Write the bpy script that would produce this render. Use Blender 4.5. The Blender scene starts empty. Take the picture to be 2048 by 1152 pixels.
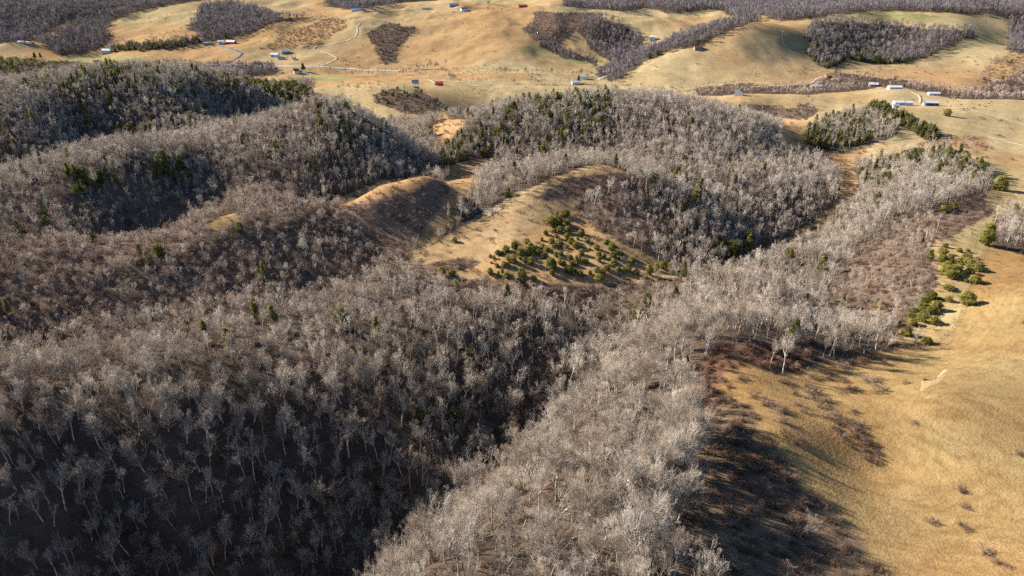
import bpy, bmesh, math, random
import numpy as np
from mathutils import Vector, Matrix

random.seed(7)
RNG = np.random.default_rng(11)
SC = bpy.context.scene
COL = SC.collection
R = math.radians

# ------------------------------------------------------------------ camera, sky, sun, exposure
CAM_Z, PITCH, FPX = 200.0, R(25.0), 1365.3          # drone height over the valley datum; focal length in pixels of a 2048 wide frame
cam_data = bpy.data.cameras.new('camera')
cam_data.sensor_width = 36.0
cam_data.lens = FPX / 2048 * 36.0
cam_data.clip_start, cam_data.clip_end = 1.0, 12000.0
cam = bpy.data.objects.new('camera', cam_data)
COL.objects.link(cam)
cam.location = (0, 0, CAM_Z)
cam.rotation_euler = (math.pi / 2 - PITCH, 0, 0)
SC.camera = cam

SUN_EL, SUN_AZ = R(25.5), R(-62.0)                  # azimuth clockwise from +Y (the view direction): sun stands left and beyond
world = bpy.data.worlds.new('World')
SC.world = world
world.use_nodes = True
wn = world.node_tree
wn.nodes.clear()
w_out = wn.nodes.new('ShaderNodeOutputWorld')
w_bg = wn.nodes.new('ShaderNodeBackground')
w_sky = wn.nodes.new('ShaderNodeTexSky')
w_sky.sky_type = 'NISHITA'
w_sky.sun_disc = False
w_sky.sun_elevation = SUN_EL
w_sky.sun_rotation = SUN_AZ
w_sky.altitude = 600
w_sky.ozone_density = 5.0
w_sky.dust_density = 0.2
w_bg.inputs['Strength'].default_value = 0.055
wn.links.new(w_sky.outputs[0], w_bg.inputs['Color'])
wn.links.new(w_bg.outputs[0], w_out.inputs['Surface'])

sun_data = bpy.data.lights.new('sun', 'SUN')
sun_data.energy = 5.0
sun_data.angle = R(0.53)
sun_data.color = (1.0, 0.91, 0.79)
sun = bpy.data.objects.new('sun', sun_data)
COL.objects.link(sun)
to_sun = Vector((math.sin(SUN_AZ) * math.cos(SUN_EL), math.cos(SUN_AZ) * math.cos(SUN_EL), math.sin(SUN_EL)))
sun.rotation_euler = to_sun.to_track_quat('Z', 'Y').to_euler()
sun.location = to_sun * 500

SC.view_settings.view_transform = 'Standard'
SC.view_settings.look = 'None'
SC.view_settings.gamma = 1.0
SC.view_settings.exposure = 1.62
SC.cycles.max_bounces = 3
SC.cycles.diffuse_bounces = 1
SC.cycles.glossy_bounces = 1
SC.cycles.transmission_bounces = 2
SC.cycles.volume_bounces = 0
SC.cycles.use_denoising = False
SC.render.film_transparent = False

# ------------------------------------------------------------------ projection helpers
CP, SP = math.cos(PITCH), math.sin(PITCH)
def ray_slope(py):
    v = (py - 576.0) / FPX
    return (SP + v * CP) / (CP - v * SP)
def ray_x(px, py, Y):
    v = (py - 576.0) / FPX
    return (px - 1024.0) / FPX * Y / (CP - v * SP)
def project(X, Y, Z):
    zr = Z - CAM_Z
    d = np.maximum(Y * CP - zr * SP, 1.0)
    return 1024.0 + FPX * X / d, 576.0 + FPX * (-Y * SP - zr * CP) / d

# ------------------------------------------------------------------ terrain: survey points (pixel column, row, ground distance ahead, tree height standing on it)
SURVEY = [
 # shaded hillside at the lower left and its ravine
 (0,1152,165,11),(300,1152,170,11),(650,1150,172,13),(250,1000,186,11),(0,1000,172,11),(0,900,180,11),(0,800,195,11),(150,730,222,11),(300,680,240,11),(500,660,255,11),
 (700,630,275,11),(900,600,295,11),(1080,605,300,11),(300,800,206,11),(300,900,194,11),(600,800,223,11),(600,950,200,12),
 (800,750,239,11),(900,850,219,12),(1000,750,256,11),(1000,700,270,11),(1100,780,250,12),(1000,880,222,14),(850,1020,192,15),(1190,650,312,10),(1250,610,330,1),
 (50,690,262,8),(250,620,288,8),(450,590,310,7),(650,560,334,6),(830,545,360,0),
 # foot of the cedar field
 (1000,560,352,0),(1200,565,350,0),(1330,570,348,0),
 # central spur
 (1100,1150,103,0),(820,1170,103,0),(950,1060,114,7),(1080,900,150,11),(1200,760,195,11),(1320,650,245,11),(1420,570,300,11),(1500,540,315,11),(1600,575,305,11),
 (1690,640,290,8),(1430,800,190,0),(1400,900,158,0),(1380,1000,135,0),(1350,1100,112,0),(1300,800,187,10),
 # golden hillside at the lower right
 (1470,735,212,0),(1600,745,215,0),(1700,715,230,0),(1860,690,248,0),(1500,690,228,0),(1650,680,245,0),(1750,650,275,0),(1780,630,285,0),
 (1600,780,198,1.6),(1700,860,175,1.6),(1750,930,160,1.6),(1560,860,168,-.6),(1850,820,184,0),(1650,980,143,-.5),(1950,900,164,0),(1600,1150,108,0),
 (1900,1150,112,0),(2048,1152,112,0),(2048,850,177,0),(1980,700,232,0),(2048,600,276,0),(1930,600,290,0),(1960,500,355,0),(2048,510,350,0),(1880,560,310,0),
 (1870,480,370,0),(1980,400,470,0),(2048,330,590,0),(1900,300,640,0),
 # wooded shoulder right of the draw
 (1640,480,390,11),(1780,370,470,11),(1880,330,540,11),(1720,430,430,11),(1750,550,340,0),(1700,600,310,0),(1650,560,340,8),
 (1480,525,380,6),(1600,480,430,8),(1690,410,500,0),(1680,340,610,0),(1640,290,700,0),
 (1720,220,800,11),(1680,300,690,0),(1790,265,740,0),(1850,250,780,0),(1880,290,690,0),(1760,215,860,0),
 (1500,200,960,0),(1620,215,930,0),(1480,190,1010,0),(1800,210,960,0),(1900,215,930,0),(2048,210,960,0),(1800,180,1100,0),(2000,200,1010,0),
 (1560,178,1120,8),(1800,165,1230,0),(2000,185,1120,6),(1980,280,730,0),(2048,270,760,0),
 # ridge with the open grass crest
 (1180,338,465,0),(1080,378,445,0),(1000,425,428,0),(900,480,400,0),(850,510,385,0),(1250,345,470,0),(1350,345,500,11),(1500,340,515,11),(1600,360,505,11),(1690,400,490,8),
 (1300,430,408,9),(1400,430,424,9),(1450,500,392,9),(1550,440,455,8),(1300,500,376,8),(1150,430,425,0),(1120,500,380,0),(1200,540,358,0),(1040,500,378,0),(1000,540,358,0),
 (1130,300,590,12),(1000,330,570,9),(940,355,520,0),(930,375,490,0),
 # large wooded ridge behind
 (1250,175,720,11),(1100,185,710,11),(1000,205,690,11),(940,230,660,11),(885,290,630,11),(1400,195,700,11),(1500,235,670,11),(1580,285,640,11),(1640,330,612,0),
 (1250,250,630,11),(1100,250,630,11),(1400,280,590,11),(1520,310,580,11),(980,270,630,11),
 # wooded hill left of the narrow valley
 (680,187,600,11),(600,215,580,11),(520,250,555,11),(430,300,520,11),(380,330,495,11),(740,225,590,11),(800,265,580,11),(850,310,570,11),
 (700,300,530,11),(620,330,500,11),(560,370,455,11),(700,370,492,11),(800,340,510,11),(640,395,468,11),
 # knoll and scrub ridge
 (870,357,450,0),(800,365,455,0),(760,372,445,0),(700,400,418,8),(600,395,412,8),(500,400,405,8),(440,440,376,0),(300,480,350,8),(150,470,347,8),(0,490,325,8),
 (600,480,368,7),(450,520,338,7),(300,560,314,7),(100,590,294,7),(750,460,400,6),(850,420,425,0),(880,440,415,0),(900,420,440,0),(860,475,405,0),(920,385,470,0),
 (250,450,425,8),(100,430,400,8),(380,405,450,9),(480,385,440,8),
 (350,275,520,10),(250,290,490,10),(150,320,465,10),(0,360,425,10),(250,370,455,10),(350,350,480,10),
 # dark valley and big dark hill on the left
 (200,300,672,11),(480,245,792,11),(600,205,900,8),(0,340,592,11),
 (330,145,775,11),(200,155,745,11),(100,195,695,11),(0,240,632,11),(480,170,838,10),(600,190,915,9),(300,220,702,11),(150,260,668,11),
 (0,130,1060,10),(130,125,1100,10),(50,200,930,10),
 (760,165,1250,0),(810,175,1000,0),(850,200,930,0),(870,240,830,0),(870,300,640,10),(860,340,560,8),(940,200,1050,0),(790,220,880,0),
 # farm valley
 (400,140,1480,0),(600,150,1400,0),(900,150,1400,0),(1100,150,1390,0),(1300,165,1290,0),(1000,175,1240,0),(200,110,1750,0),(60,130,1500,0),
 # far hills
 (0,105,1632,0),(60,86,1710,0),(40,60,1830,9),(0,0,2220,9),(200,30,2070,9),(120,70,1830,9),(400,0,2400,0),(300,50,1950,0),(400,45,1980,0),(280,85,1740,0),(480,50,1920,9),
 (540,20,2160,0),(600,10,2280,0),(500,70,1800,0),(410,92,1710,0),(640,50,1890,0),(620,85,1710,0),(560,105,1620,0),(700,70,1770,0),(720,20,2100,0),(800,35,1950,0),
 (850,60,1800,0),(770,125,1560,0),(800,80,1710,0),(740,60,1812,0),(880,70,1710,0),(960,40,1830,0),(1040,25,1920,0),(920,10,2220,0),(1000,0,2520,0),(960,100,1584,0),
 (1060,60,1722,0),(1030,95,1572,0),(900,130,1500,0),(1180,130,1500,0),(1110,95,1632,0),(1080,50,1776,0),(1170,40,1830,0),(1230,60,1740,10),(1290,95,1620,10),(1240,140,1440,0),
 (1300,35,1950,0),(1380,25,2040,0),(1350,50,1830,0),(1420,60,1710,8),(1340,80,1650,0),(1500,50,1480,0),(1400,75,1470,0),(1300,110,1450,0),(1560,55,1500,0),(1450,110,1375,0),
 (1450,150,1300,0),(1620,120,1400,0),(1600,70,1510,0),(1700,30,1770,0),(1850,25,1800,0),(1980,30,1770,0),(1700,90,1560,8),(1800,80,1590,8),(1900,70,1590,0),(1700,140,1340,0),
 (1800,135,1370,0),(1880,130,1400,0),(1950,100,1500,0),(2030,60,1650,10),(2040,120,1400,0),(1900,170,1200,0),
 (1200,0,2400,8),(1500,5,2400,8),(1600,20,2160,8),(1800,5,2400,8),(2048,5,2400,8),
]
pts = []
for px, py, Y, h in SURVEY:
    pts.append((ray_x(px, py, Y), Y, -ray_slope(py) * Y - h))
for px, py, Y, h in SURVEY:                           # the land goes on past both edges of the view
    if px <= 60:
        pts.append((ray_x(px - 620, py, Y), Y, -ray_slope(py) * Y - h + 0.02 * Y * math.sin(Y * 0.013)))
    if px >= 2030:
        pts.append((ray_x(px + 560, py, Y), Y, -ray_slope(py) * Y - h - 0.015 * Y * math.sin(Y * 0.011)))
pts += [(-170, 130, -212), (-60, 90, -190), (-260, 110, -205), (20, 40, -96), (120, 40, -100), (-3500, 4600, -30), (-1800, 4600, -20), (0, 4600, -25), (1800, 4600, -20), (3500, 4600, -30),
        (-900, 3700, -70), (700, 3700, -75), (-2600, 3300, -60), (2600, 3300, -80),
        (120, 930, -186), (330, 900, -180), (-60, 940, -182), (-260, 900, -165), (-420, 1150, -182), (-700, 1350, -186)]
P = np.array(pts)
def warp(X, Y):
    return np.stack([X / (Y + 90.0), np.log(Y + 90.0)], -1)
WP = warp(P[:, 0], P[:, 1])
def tps(r2):
    return 0.5 * r2 * np.log(r2 + 1e-12)
n = len(P)
A = np.zeros((n + 3, n + 3))
A[:n, :n] = tps(((WP[:, None] - WP[None]) ** 2).sum(-1)) 
A[:n, :n] += np.eye(n) * 2e-4
A[:n, n] = 1; A[:n, n + 1:] = WP
A[n, :n] = 1; A[n + 1:, :n] = WP.T
SCALE = P[:, 1] + 90.0                                # heights are interpolated as angles, so far hills stay smooth
CO = np.linalg.solve(A, np.concatenate([P[:, 2] / SCALE, [0, 0, 0]]))
def value_noise(x, y, seed):
    def h(ix, iy):
        v = np.sin(ix * 127.1 + iy * 311.7 + seed * 74.7) * 43758.5453
        return v - np.floor(v)
    ix, iy = np.floor(x), np.floor(y)
    fx, fy = x - ix, y - iy
    fx, fy = fx * fx * (3 - 2 * fx), fy * fy * (3 - 2 * fy)
    return (h(ix, iy) * (1 - fx) + h(ix + 1, iy) * fx) * (1 - fy) + (h(ix, iy + 1) * (1 - fx) + h(ix + 1, iy + 1) * fx) * fy
def fbm(x, y, seed, octaves=4):
    s, a = 0, 0.5
    for k in range(octaves):
        s = s + a * (value_noise(x, y, seed + k) - 0.5)
        x, y, a = x * 2.03, y * 2.03, a * 0.5
    return s
def height_exact(X, Y):
    W = warp(X, Y)
    out = np.empty(len(X))
    for i in range(0, len(X), 20000):
        w = W[i:i + 20000]
        k = tps(((w[:, None] - WP[None]) ** 2).sum(-1))
        out[i:i + 20000] = k @ CO[:n] + CO[n] + w @ CO[n + 1:]
    z = out * (Y + 90.0)
    amp = np.clip(Y / 400.0, 0.35, 3.0); far = np.clip((Y - 1480) / 420.0, 0, 1); knob = np.clip((30 - X) / 60, 0, 1) * np.clip((Y - 215) / 50, 0, 1) * np.clip((520 - Y) / 60, 0, 1)
    z += knob * 11.0 * fbm(X / 46 + 7.3, Y / 58, 29, 3)
    z += far * (50.0 * fbm(X / 380 + 3.1, Y / 480, 41, 3) - 55.0 * np.abs(fbm(X / 260, Y / 330, 57, 3)) + 7.0 - 24.0 * np.abs(fbm(X / 120 + 1.7, Y / 150, 71, 3)))
    z += np.clip(amp, .0, 9) * np.clip(Y / 330.0, .4, 1) * (1 - .7 * np.clip((X - 45) / 30, 0, 1) * np.clip((330 - Y) / 60, 0, 1)) * (5.0 * fbm(X / (38 * amp), Y / (38 * amp), 3) - 4.0 * np.abs(fbm(X / (60 * amp), Y / (60 * amp), 9, 3)))
    return z + CAM_Z
def axis(dense_lo, dense_hi, step, lo, hi, grow, most):
    a = list(np.arange(dense_lo, dense_hi + 0.01, step))
    s = step
    while a[-1] < hi:
        s = min(s * grow, most); a.append(a[-1] + s)
    s = step
    while a[0] > lo:
        s = min(s * grow, most); a.insert(0, a[0] - s)
    return np.array(a)
GX = axis(-330, 330, 2.6, -3900, 3900, 1.014, 15)
GY = axis(40, 560, 2.6, 20, 5000, 1.009, 26)
NX, NY = len(GX), len(GY)
MX, MY = np.meshgrid(GX, GY)
GZ = height_exact(MX.ravel(), MY.ravel()).reshape(NY, NX)
def ground(X, Y):
    X = np.clip(np.asarray(X, float), GX[0], GX[-1] - 1e-3); Y = np.clip(np.asarray(Y, float), GY[0], GY[-1] - 1e-3)
    i = np.clip(np.searchsorted(GX, X, 'right') - 1, 0, NX - 2); j = np.clip(np.searchsorted(GY, Y, 'right') - 1, 0, NY - 2)
    fx = (X - GX[i]) / (GX[i + 1] - GX[i]); fy = (Y - GY[j]) / (GY[j + 1] - GY[j])
    return (GZ[j, i] * (1 - fx) + GZ[j, i + 1] * fx) * (1 - fy) + (GZ[j + 1, i] * (1 - fx) + GZ[j + 1, i + 1] * fx) * fy
YS = np.concatenate([np.arange(60, 700, 1.0), np.arange(700, 4500, 3.0)])
def at(px, py, y_min=0.0):
    """the place on the land that stands at this pixel of the photograph"""
    xs = ray_x(px, py, YS); zs = CAM_Z - ray_slope(py) * YS
    d = ground(xs, YS) - zs
    hits = np.nonzero((d[1:] >= 0) & (d[:-1] < 0))[0]
    ok = hits[YS[hits + 1] >= y_min]
    if len(hits) and d[np.searchsorted(YS, y_min)] >= 0:      # already on the rising ground there
        ok = hits[YS[hits] < y_min][-1:]
    k = ok[0] if len(ok) else len(YS) - 2
    t = d[k] / (d[k] - d[k + 1]) if len(ok) else 0
    Y = YS[k] + t * (YS[k + 1] - YS[k])
    X = float(ray_x(px, py, Y))
    return X, float(Y), float(ground(X, Y))

# ------------------------------------------------------------------ ground cover, surveyed as plots
def inside(px, py, poly):
    res = np.zeros(len(px), bool)
    xs = [p[0] for p in poly]; ys = [p[1] for p in poly]
    m = np.nonzero((px > min(xs)) & (px < max(xs)) & (py > min(ys)) & (py < max(ys)))[0]
    if len(m) == 0:
        return res
    x, y = px[m], py[m]
    r = np.zeros(len(m), bool)
    j = len(poly) - 1
    for i in range(len(poly)):
        xi, yi = poly[i]; xj, yj = poly[j]
        if yi != yj:
            c = ((yi > y) != (yj > y)) & (x < (xj - xi) * (y - yi) / (yj - yi) + xi)
            r ^= c
        j = i
    res[m] = r
    return res

LITTER = (0.086, 0.064, 0.049)
BRUSHY = (0.135, 0.096, 0.072)
GOLD = (0.262, 0.172, 0.077)
PALE = (0.330, 0.245, 0.122)
OCHRE = (0.330, 0.212, 0.106)
PASTURE = (0.345, 0.270, 0.150)
GREEN = (0.275, 0.248, 0.115)
RUST = (0.170, 0.090, 0.058)
# (colour, tree density, tree height, shrub density, evergreen share, scrubbiness), distance range, outline
FAR = (640, 9000)
PLOTS = [
 # --- near half: openings in the woods
 ((BRUSHY, .75, .66, .9, .015, .85), (230, 480), [(-900,480),(0,470),(100,440),(300,455),(430,400),(520,375),(700,385),(800,440),(830,530),(700,590),(450,610),(300,650),(100,680),(-900,760)]),
 ((BRUSHY, .8, .75, .6, .03, .6), (380, 540), [(-500,480),(0,400),(200,355),(420,350),(640,340),(700,380),(560,390),(430,400),(280,460),(0,480)]),
 ((GOLD, 0, 1, .004, 0, 0), (60, 420), [(1450,735),(1500,730),(1560,748),(1600,743),(1700,712),(1800,697),(1860,690),(1905,655),(1925,600),(1945,540),(1965,500),(1985,492),(2048,514),(2120,530),(2700,600),(3200,1500),(1480,1500),(1400,1152),(1345,1050),(1385,950),(1420,850),(1430,780)]),
 (((.150, .108, .070), .05, .5, .9, 0, 1), (60, 260), [(1330,1060),(1380,950),(1405,850),(1430,790),(1500,810),(1540,880),(1600,960),(1680,1040),(1740,1110),(1800,1180),(1480,1500),(1380,1200)]),  # brush ground, coloured darker to deepen the tree shade over the grass
 ((GOLD, .02, .5, .35, 0, 1), (150, 235), [(1545,760),(1600,760),(1680,820),(1740,880),(1765,940),(1745,950),(1700,880),(1640,830)]),
 ((RUST, .12, .5, 1.0, .01, 1), (170, 300), [(1400,720),(1450,690),(1540,690),(1640,705),(1600,743),(1500,730),(1450,735),(1420,830),(1440,900),(1400,960),(1372,900),(1385,790)]),
 ((PALE, 0, 1, .03, 0, 0), (250, 640), [(1720,695),(1770,683),(1820,645),(1850,600),(1880,560),(1862,510),(1868,480),(1890,440),(1960,410),(1985,370),(1965,330),(1900,315),(1900,280),(2100,250),(2900,260),(2900,470),(2100,425),(1990,430),(1985,492),(1965,500),(1905,655),(1860,690)]),
 ((BRUSHY, .60, .55, .9, .02, .5), (270, 480), [(1625,610),(1680,570),(1720,500),(1790,440),(1870,420),(1870,480),(1862,510),(1880,560),(1850,600),(1820,645),(1740,665)]),
 ((BRUSHY, .05, .4, .4, .05, .8), (330, 560), [(1860,430),(1960,385),(1990,425),(1880,485)]),
 (((.335, .232, .125), 0, 1, .10, 0, 0), (330, 540), [(800,530),(850,500),(900,470),(960,430),(1010,400),(1080,368),(1160,335),(1200,328),(1252,342),(1250,375),(1185,390),(1145,415),(1148,440),(1240,480),(1330,530),(1350,556),(1250,566),(1100,570),(980,560),(900,560),(830,552)]),
 ((OCHRE, 0, 1, .25, .0, 0), (330, 540), [(985,515),(1040,480),(1090,430),(1148,420),(1180,450),(1240,480),(1330,530),(1350,556),(1250,566),(1100,570),(980,560),(930,545)]),
 ((BRUSHY, .03, .4, .8, 0, 1), (430, 500), [(1140,355),(1250,345),(1250,378),(1180,392),(1100,400),(1060,400)]),
 ((BRUSHY, .10, .45, .9, .01, 1), (330, 410), [(800,535),(850,528),(930,515),(960,530),(900,548),(830,552)]),
 ((BRUSHY, .30, .5, 1.0, .03, 1), (290, 372), [(830,556),(980,562),(1100,572),(1250,568),(1350,560),(1380,575),(1320,600),(1240,615),(1100,610),(950,600),(840,585)]),
 ((BRUSHY, .85, .62, .9, .02, .55), (390, 475), [(1150,430),(1250,380),(1330,400),(1350,500),(1300,530),(1230,480)]),
 ((OCHRE, 0, 1, .30, 0, 0), (400, 520), [(660,405),(715,382),(760,362),(850,345),(890,357),(872,380),(815,418),(735,428)]),
 (((.185, .130, .095), .10, .42, 1.0, .02, 1), (385, 480), [(770,395),(830,378),(880,357),(925,380),(915,410),(890,440),(850,470),(800,520),(760,490),(700,440),(700,408)]),
 ((OCHRE, 0, 1, .14, .0, 0), (375, 640), [(868,347),(905,330),(940,320),(988,316),(978,345),(948,374),(930,400),(912,428),(888,465),(852,500),(812,528),(832,490),(866,440),(888,405),(900,375)]),
 ((GOLD, .0, .5, .1, 0, 0), (330, 420), [(418,448),(445,432),(472,425),(478,440),(440,462),(425,462)]),
 ((BRUSHY, .05, .5, .4, 0, 1), (380, 470), [(280,425),(340,415),(385,425),(350,445),(290,450)]),
 ((OCHRE, .02, .5, .3, .02, 0), (600, 900), [(850,262),(880,240),(940,232),(905,285),(880,290)]),
 ((OCHRE, .08, .6, .5, .1, .6), (440, 500), [(420,335),(480,318),(540,318),(560,330),(500,345)]),
 ((OCHRE, .12, .5, .5, .03, .8), (360, 660), [(1672,345),(1700,338),(1722,352),(1708,402),(1640,468),(1560,512),(1480,540),(1400,566),(1385,552),(1470,520),(1550,488),(1620,448),(1682,400)]),
 # --- far half: woods and hedges in open country (default there is pasture)
 ((LITTER, 1, 1, .2, .01, 0), (1250, 9000), [(-2500,-300),(560,-300),(405,0),(330,12),(250,30),(212,45),(225,75),(205,95),(172,109),(118,112),(72,80),(0,88),(-2500,60)]),
 ((OCHRE, .1, .6, .3, .0, .5), (1250, 9000), [(45,84),(100,62),(165,38),(172,42),(110,68),(60,88)]),
 ((LITTER, 1, 1, .2, .02, 0), (1250, 9000), [(398,14),(470,4),(560,36),(640,34),(556,46),(480,74),(402,86),(385,70)]),
 ((LITTER, 1, .9, .2, .5, 0), (1250, 9000), [(212,92),(300,86),(398,78),(402,88),(300,100),(220,104)]),
 ((LITTER, 1, .9, .2, .02, 0), (1180, 1700), [(340,128),(565,133),(556,150),(450,160),(330,160)]),
 ((BRUSHY, .45, .5, .8, .45, .5), (1250, 9000), [(775,48),(832,55),(800,95),(788,125),(768,131),(735,95),(742,62)]),
 ((OCHRE, .10, .5, .9, .03, .7), (1250, 9000), [(520,100),(560,70),(650,40),(690,38),(680,60),(640,95),(570,100)]),
 ((LITTER, 1, 1, .2, .02, 0), (1250, 9000), [(1150,55),(1200,32),(1262,58),(1294,80),(1294,105),(1240,147),(1208,152),(1215,125),(1170,85)]),
 ((BRUSHY, .25, .7, .6, .05, .6), (1250, 9000), [(1050,50),(1080,22),(1200,28),(1160,60),(1120,88),(1080,90)]),
 ((LITTER, 1, .8, .2, .02, 0), (1250, 9000), [(1072,90),(1110,88),(1188,126),(1178,136),(1130,120)]),
 ((LITTER, 1, 1, .2, .03, 0), (1250, 9000), [(1298,96),(1340,80),(1440,52),(1512,32),(1522,42),(1400,86),(1300,122),(1212,163),(1204,152)]),
 ((LITTER, 1, 1, .2, .01, 0), (1250, 9000), [(1080,-300),(1132,12),(1240,24),(1292,17),(1345,28),(1395,20),(1440,18),(1472,38),(1520,30),(1560,42),(1640,35),(1740,22),(1995,28),(2015,40),(2015,105),(2600,110),(4500,-300)]),
 ((LITTER, 1, 1, .2, .01, 0), (1900, 9000), [(640,-300),(650,12),(700,20),(765,12),(800,6),(880,0),(960,-300)]),
 ((LITTER, 1, 1, .2, .06, 0), (1180, 2400), [(1606,72),(1640,46),(1720,45),(1780,50),(1850,60),(1950,58),(1960,74),(1900,95),(1830,126),(1760,130),(1690,118),(1662,142),(1640,130),(1615,95)]),
 ((LITTER, 1, 1, .2, .45, 0), (1180, 2400), [(1612,90),(1650,85),(1720,92),(1760,112),(1830,115),(1830,126),(1760,130),(1690,118),(1662,142),(1640,130)]),
 ((LITTER, .42, .75, .4, .04, .3), (1010, 1500), [(1395,178),(1470,166),(1560,172),(1640,168),(1665,145),(1720,148),(1780,156),(1830,165),(1880,180),(1935,188),(1965,160),(2048,140),(2700,130),(2700,198),(1920,198),(1840,183),(1780,173),(1700,180),(1620,189),(1560,186),(1400,190)]),
 ((OCHRE, .12, .5, .6, .15, .6), (1100, 2000), [(1935,188),(1990,115),(2048,105),(2600,110),(2600,140),(2048,140)]),
 ((LITTER, 1, .9, .3, .22, .1), (640, 860), [(1603,268),(1650,240),(1700,218),(1740,214),(1765,235),(1797,258),(1790,274),(1720,292),(1650,302),(1610,287)]),
 ((LITTER, 1, .75, .3, .6, 0), (640, 860), [(1602,270),(1620,262),(1690,280),(1750,275),(1720,293),(1650,303),(1608,288)]),
 ((LITTER, 1, .75, .3, .8, 0), (640, 900), [(1728,214),(1770,214),(1800,232),(1850,255),(1888,282),(1870,290),(1820,262),(1775,240),(1730,226)]),
 ((BRUSHY, .35, .45, .8, .6, .5), (800, 1150), [(740,190),(790,178),(835,180),(880,205),(895,222),(862,232),(800,224),(745,206)]),
 ((GREEN, 0, .5, .0, 0, 0), (1300, 9000), [(1030,94),(1060,92),(1110,108),(1160,126),(1190,136),(1150,130),(1090,112),(1050,100)]),
 ((GREEN, 0, .5, .02, 0, 0), (1300, 9000), [(1690,28),(1760,24),(1880,28),(1870,42),(1800,44),(1720,40)]),
 ((GREEN, 0, .5, .0, 0, 0), (1180, 1600), [(570,152),(640,150),(690,152),(660,162),(570,165)]),
 ((GREEN, 0, .5, .0, 0, 0), (1300, 9000), [(140,112),(200,109),(290,112),(280,128),(190,130),(150,122)]),
 ((PALE, 0, .5, .0, 0, 0), (1000, 1500), [(890,176),(990,180),(970,200),(900,200)]),
 ((OCHRE, 0, .5, .0, 0, 0), (1200, 1500), [(880,146),(1060,150),(1060,160),(900,160)]),
 ((GREEN, 0, .5, .0, 0, 0), (900, 1150), [(795,178),(815,168),(828,175),(822,186),(800,188)]),
 ((OCHRE, .02, .5, .45, .1, .5), (600, 900), [(1580,280),(1610,290),(1660,305),(1740,290),(1720,320),(1690,352),(1650,330)]),
 ((OCHRE, .10, .6, .5, .05, .6), (640, 900), [(1830,290),(1890,275),(1960,270),(1990,300),(1930,310),(1850,318)]),
 ((BRUSHY, .10, .5, .5, .2, .6), (780, 1010), [(1490,205),(1560,215),(1620,218),(1600,240),(1540,235),(1500,225)]),
 ((LITTER, .8, .6, .5, .0, .2), (780, 1010), [(1590,210),(1625,205),(1640,222),(1615,238),(1595,230)]),
]
EVERGREEN = [  # share of pines and cedars within some woods
 (.10, (560, 800), [(880,335),(895,255),(1000,200),(1180,175),(1225,185),(1215,265),(1150,312),(1000,335)]),
 (.27, (600, 800), [(1060,205),(1130,180),(1215,180),(1225,200),(1190,270),(1140,290),(1110,250),(1085,235)]),
 (.35, (560, 690), [(878,330),(890,285),(930,290),(990,315),(960,330)]),
 (.75, (880, 1150), [(470,160),(560,165),(625,186),(600,210),(520,222),(490,195)]),
 (.85, (1000, 1400), [(-700,110),(0,120),(170,118),(185,140),(80,150),(0,165),(-700,180)]),
 (.35, (740, 1000), [(50,205),(150,160),(230,138),(260,150),(180,195),(80,215)]),
 (.08, (690, 1000), [(-400,260),(200,150),(330,140),(480,165),(480,250),(200,310),(-400,360)]),
 (.5, (420, 520), [(300,350),(350,335),(395,350),(385,372),(320,372)]),
 (.5, (380, 480), [(135,360),(170,345),(215,375),(190,395),(150,390)]),
 (.10, (430, 540), [(1320,345),(1360,330),(1420,430),(1450,500),(1400,500),(1350,420)]),
 (.18, (470, 620), [(600,215),(700,215),(720,290),(680,330),(640,270)]),
 (.5, (395, 470), [(1400,510),(1500,490),(1560,490),(1540,520),(1440,530),(1390,540)]),
 (.3, (430, 640), [(1750,330),(1880,300),(1990,330),(1960,380),(1900,360)]),
 (.12, (440, 640), [(1700,330),(1850,300),(1870,340),(1720,400)]),
]
def split_distance(px):
    return np.where(px < 620, 1180.0, np.where(px < 900, 820.0, np.where(px < 1430, 880.0, np.where(px < 1560, 800.0, 640.0))))
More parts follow.
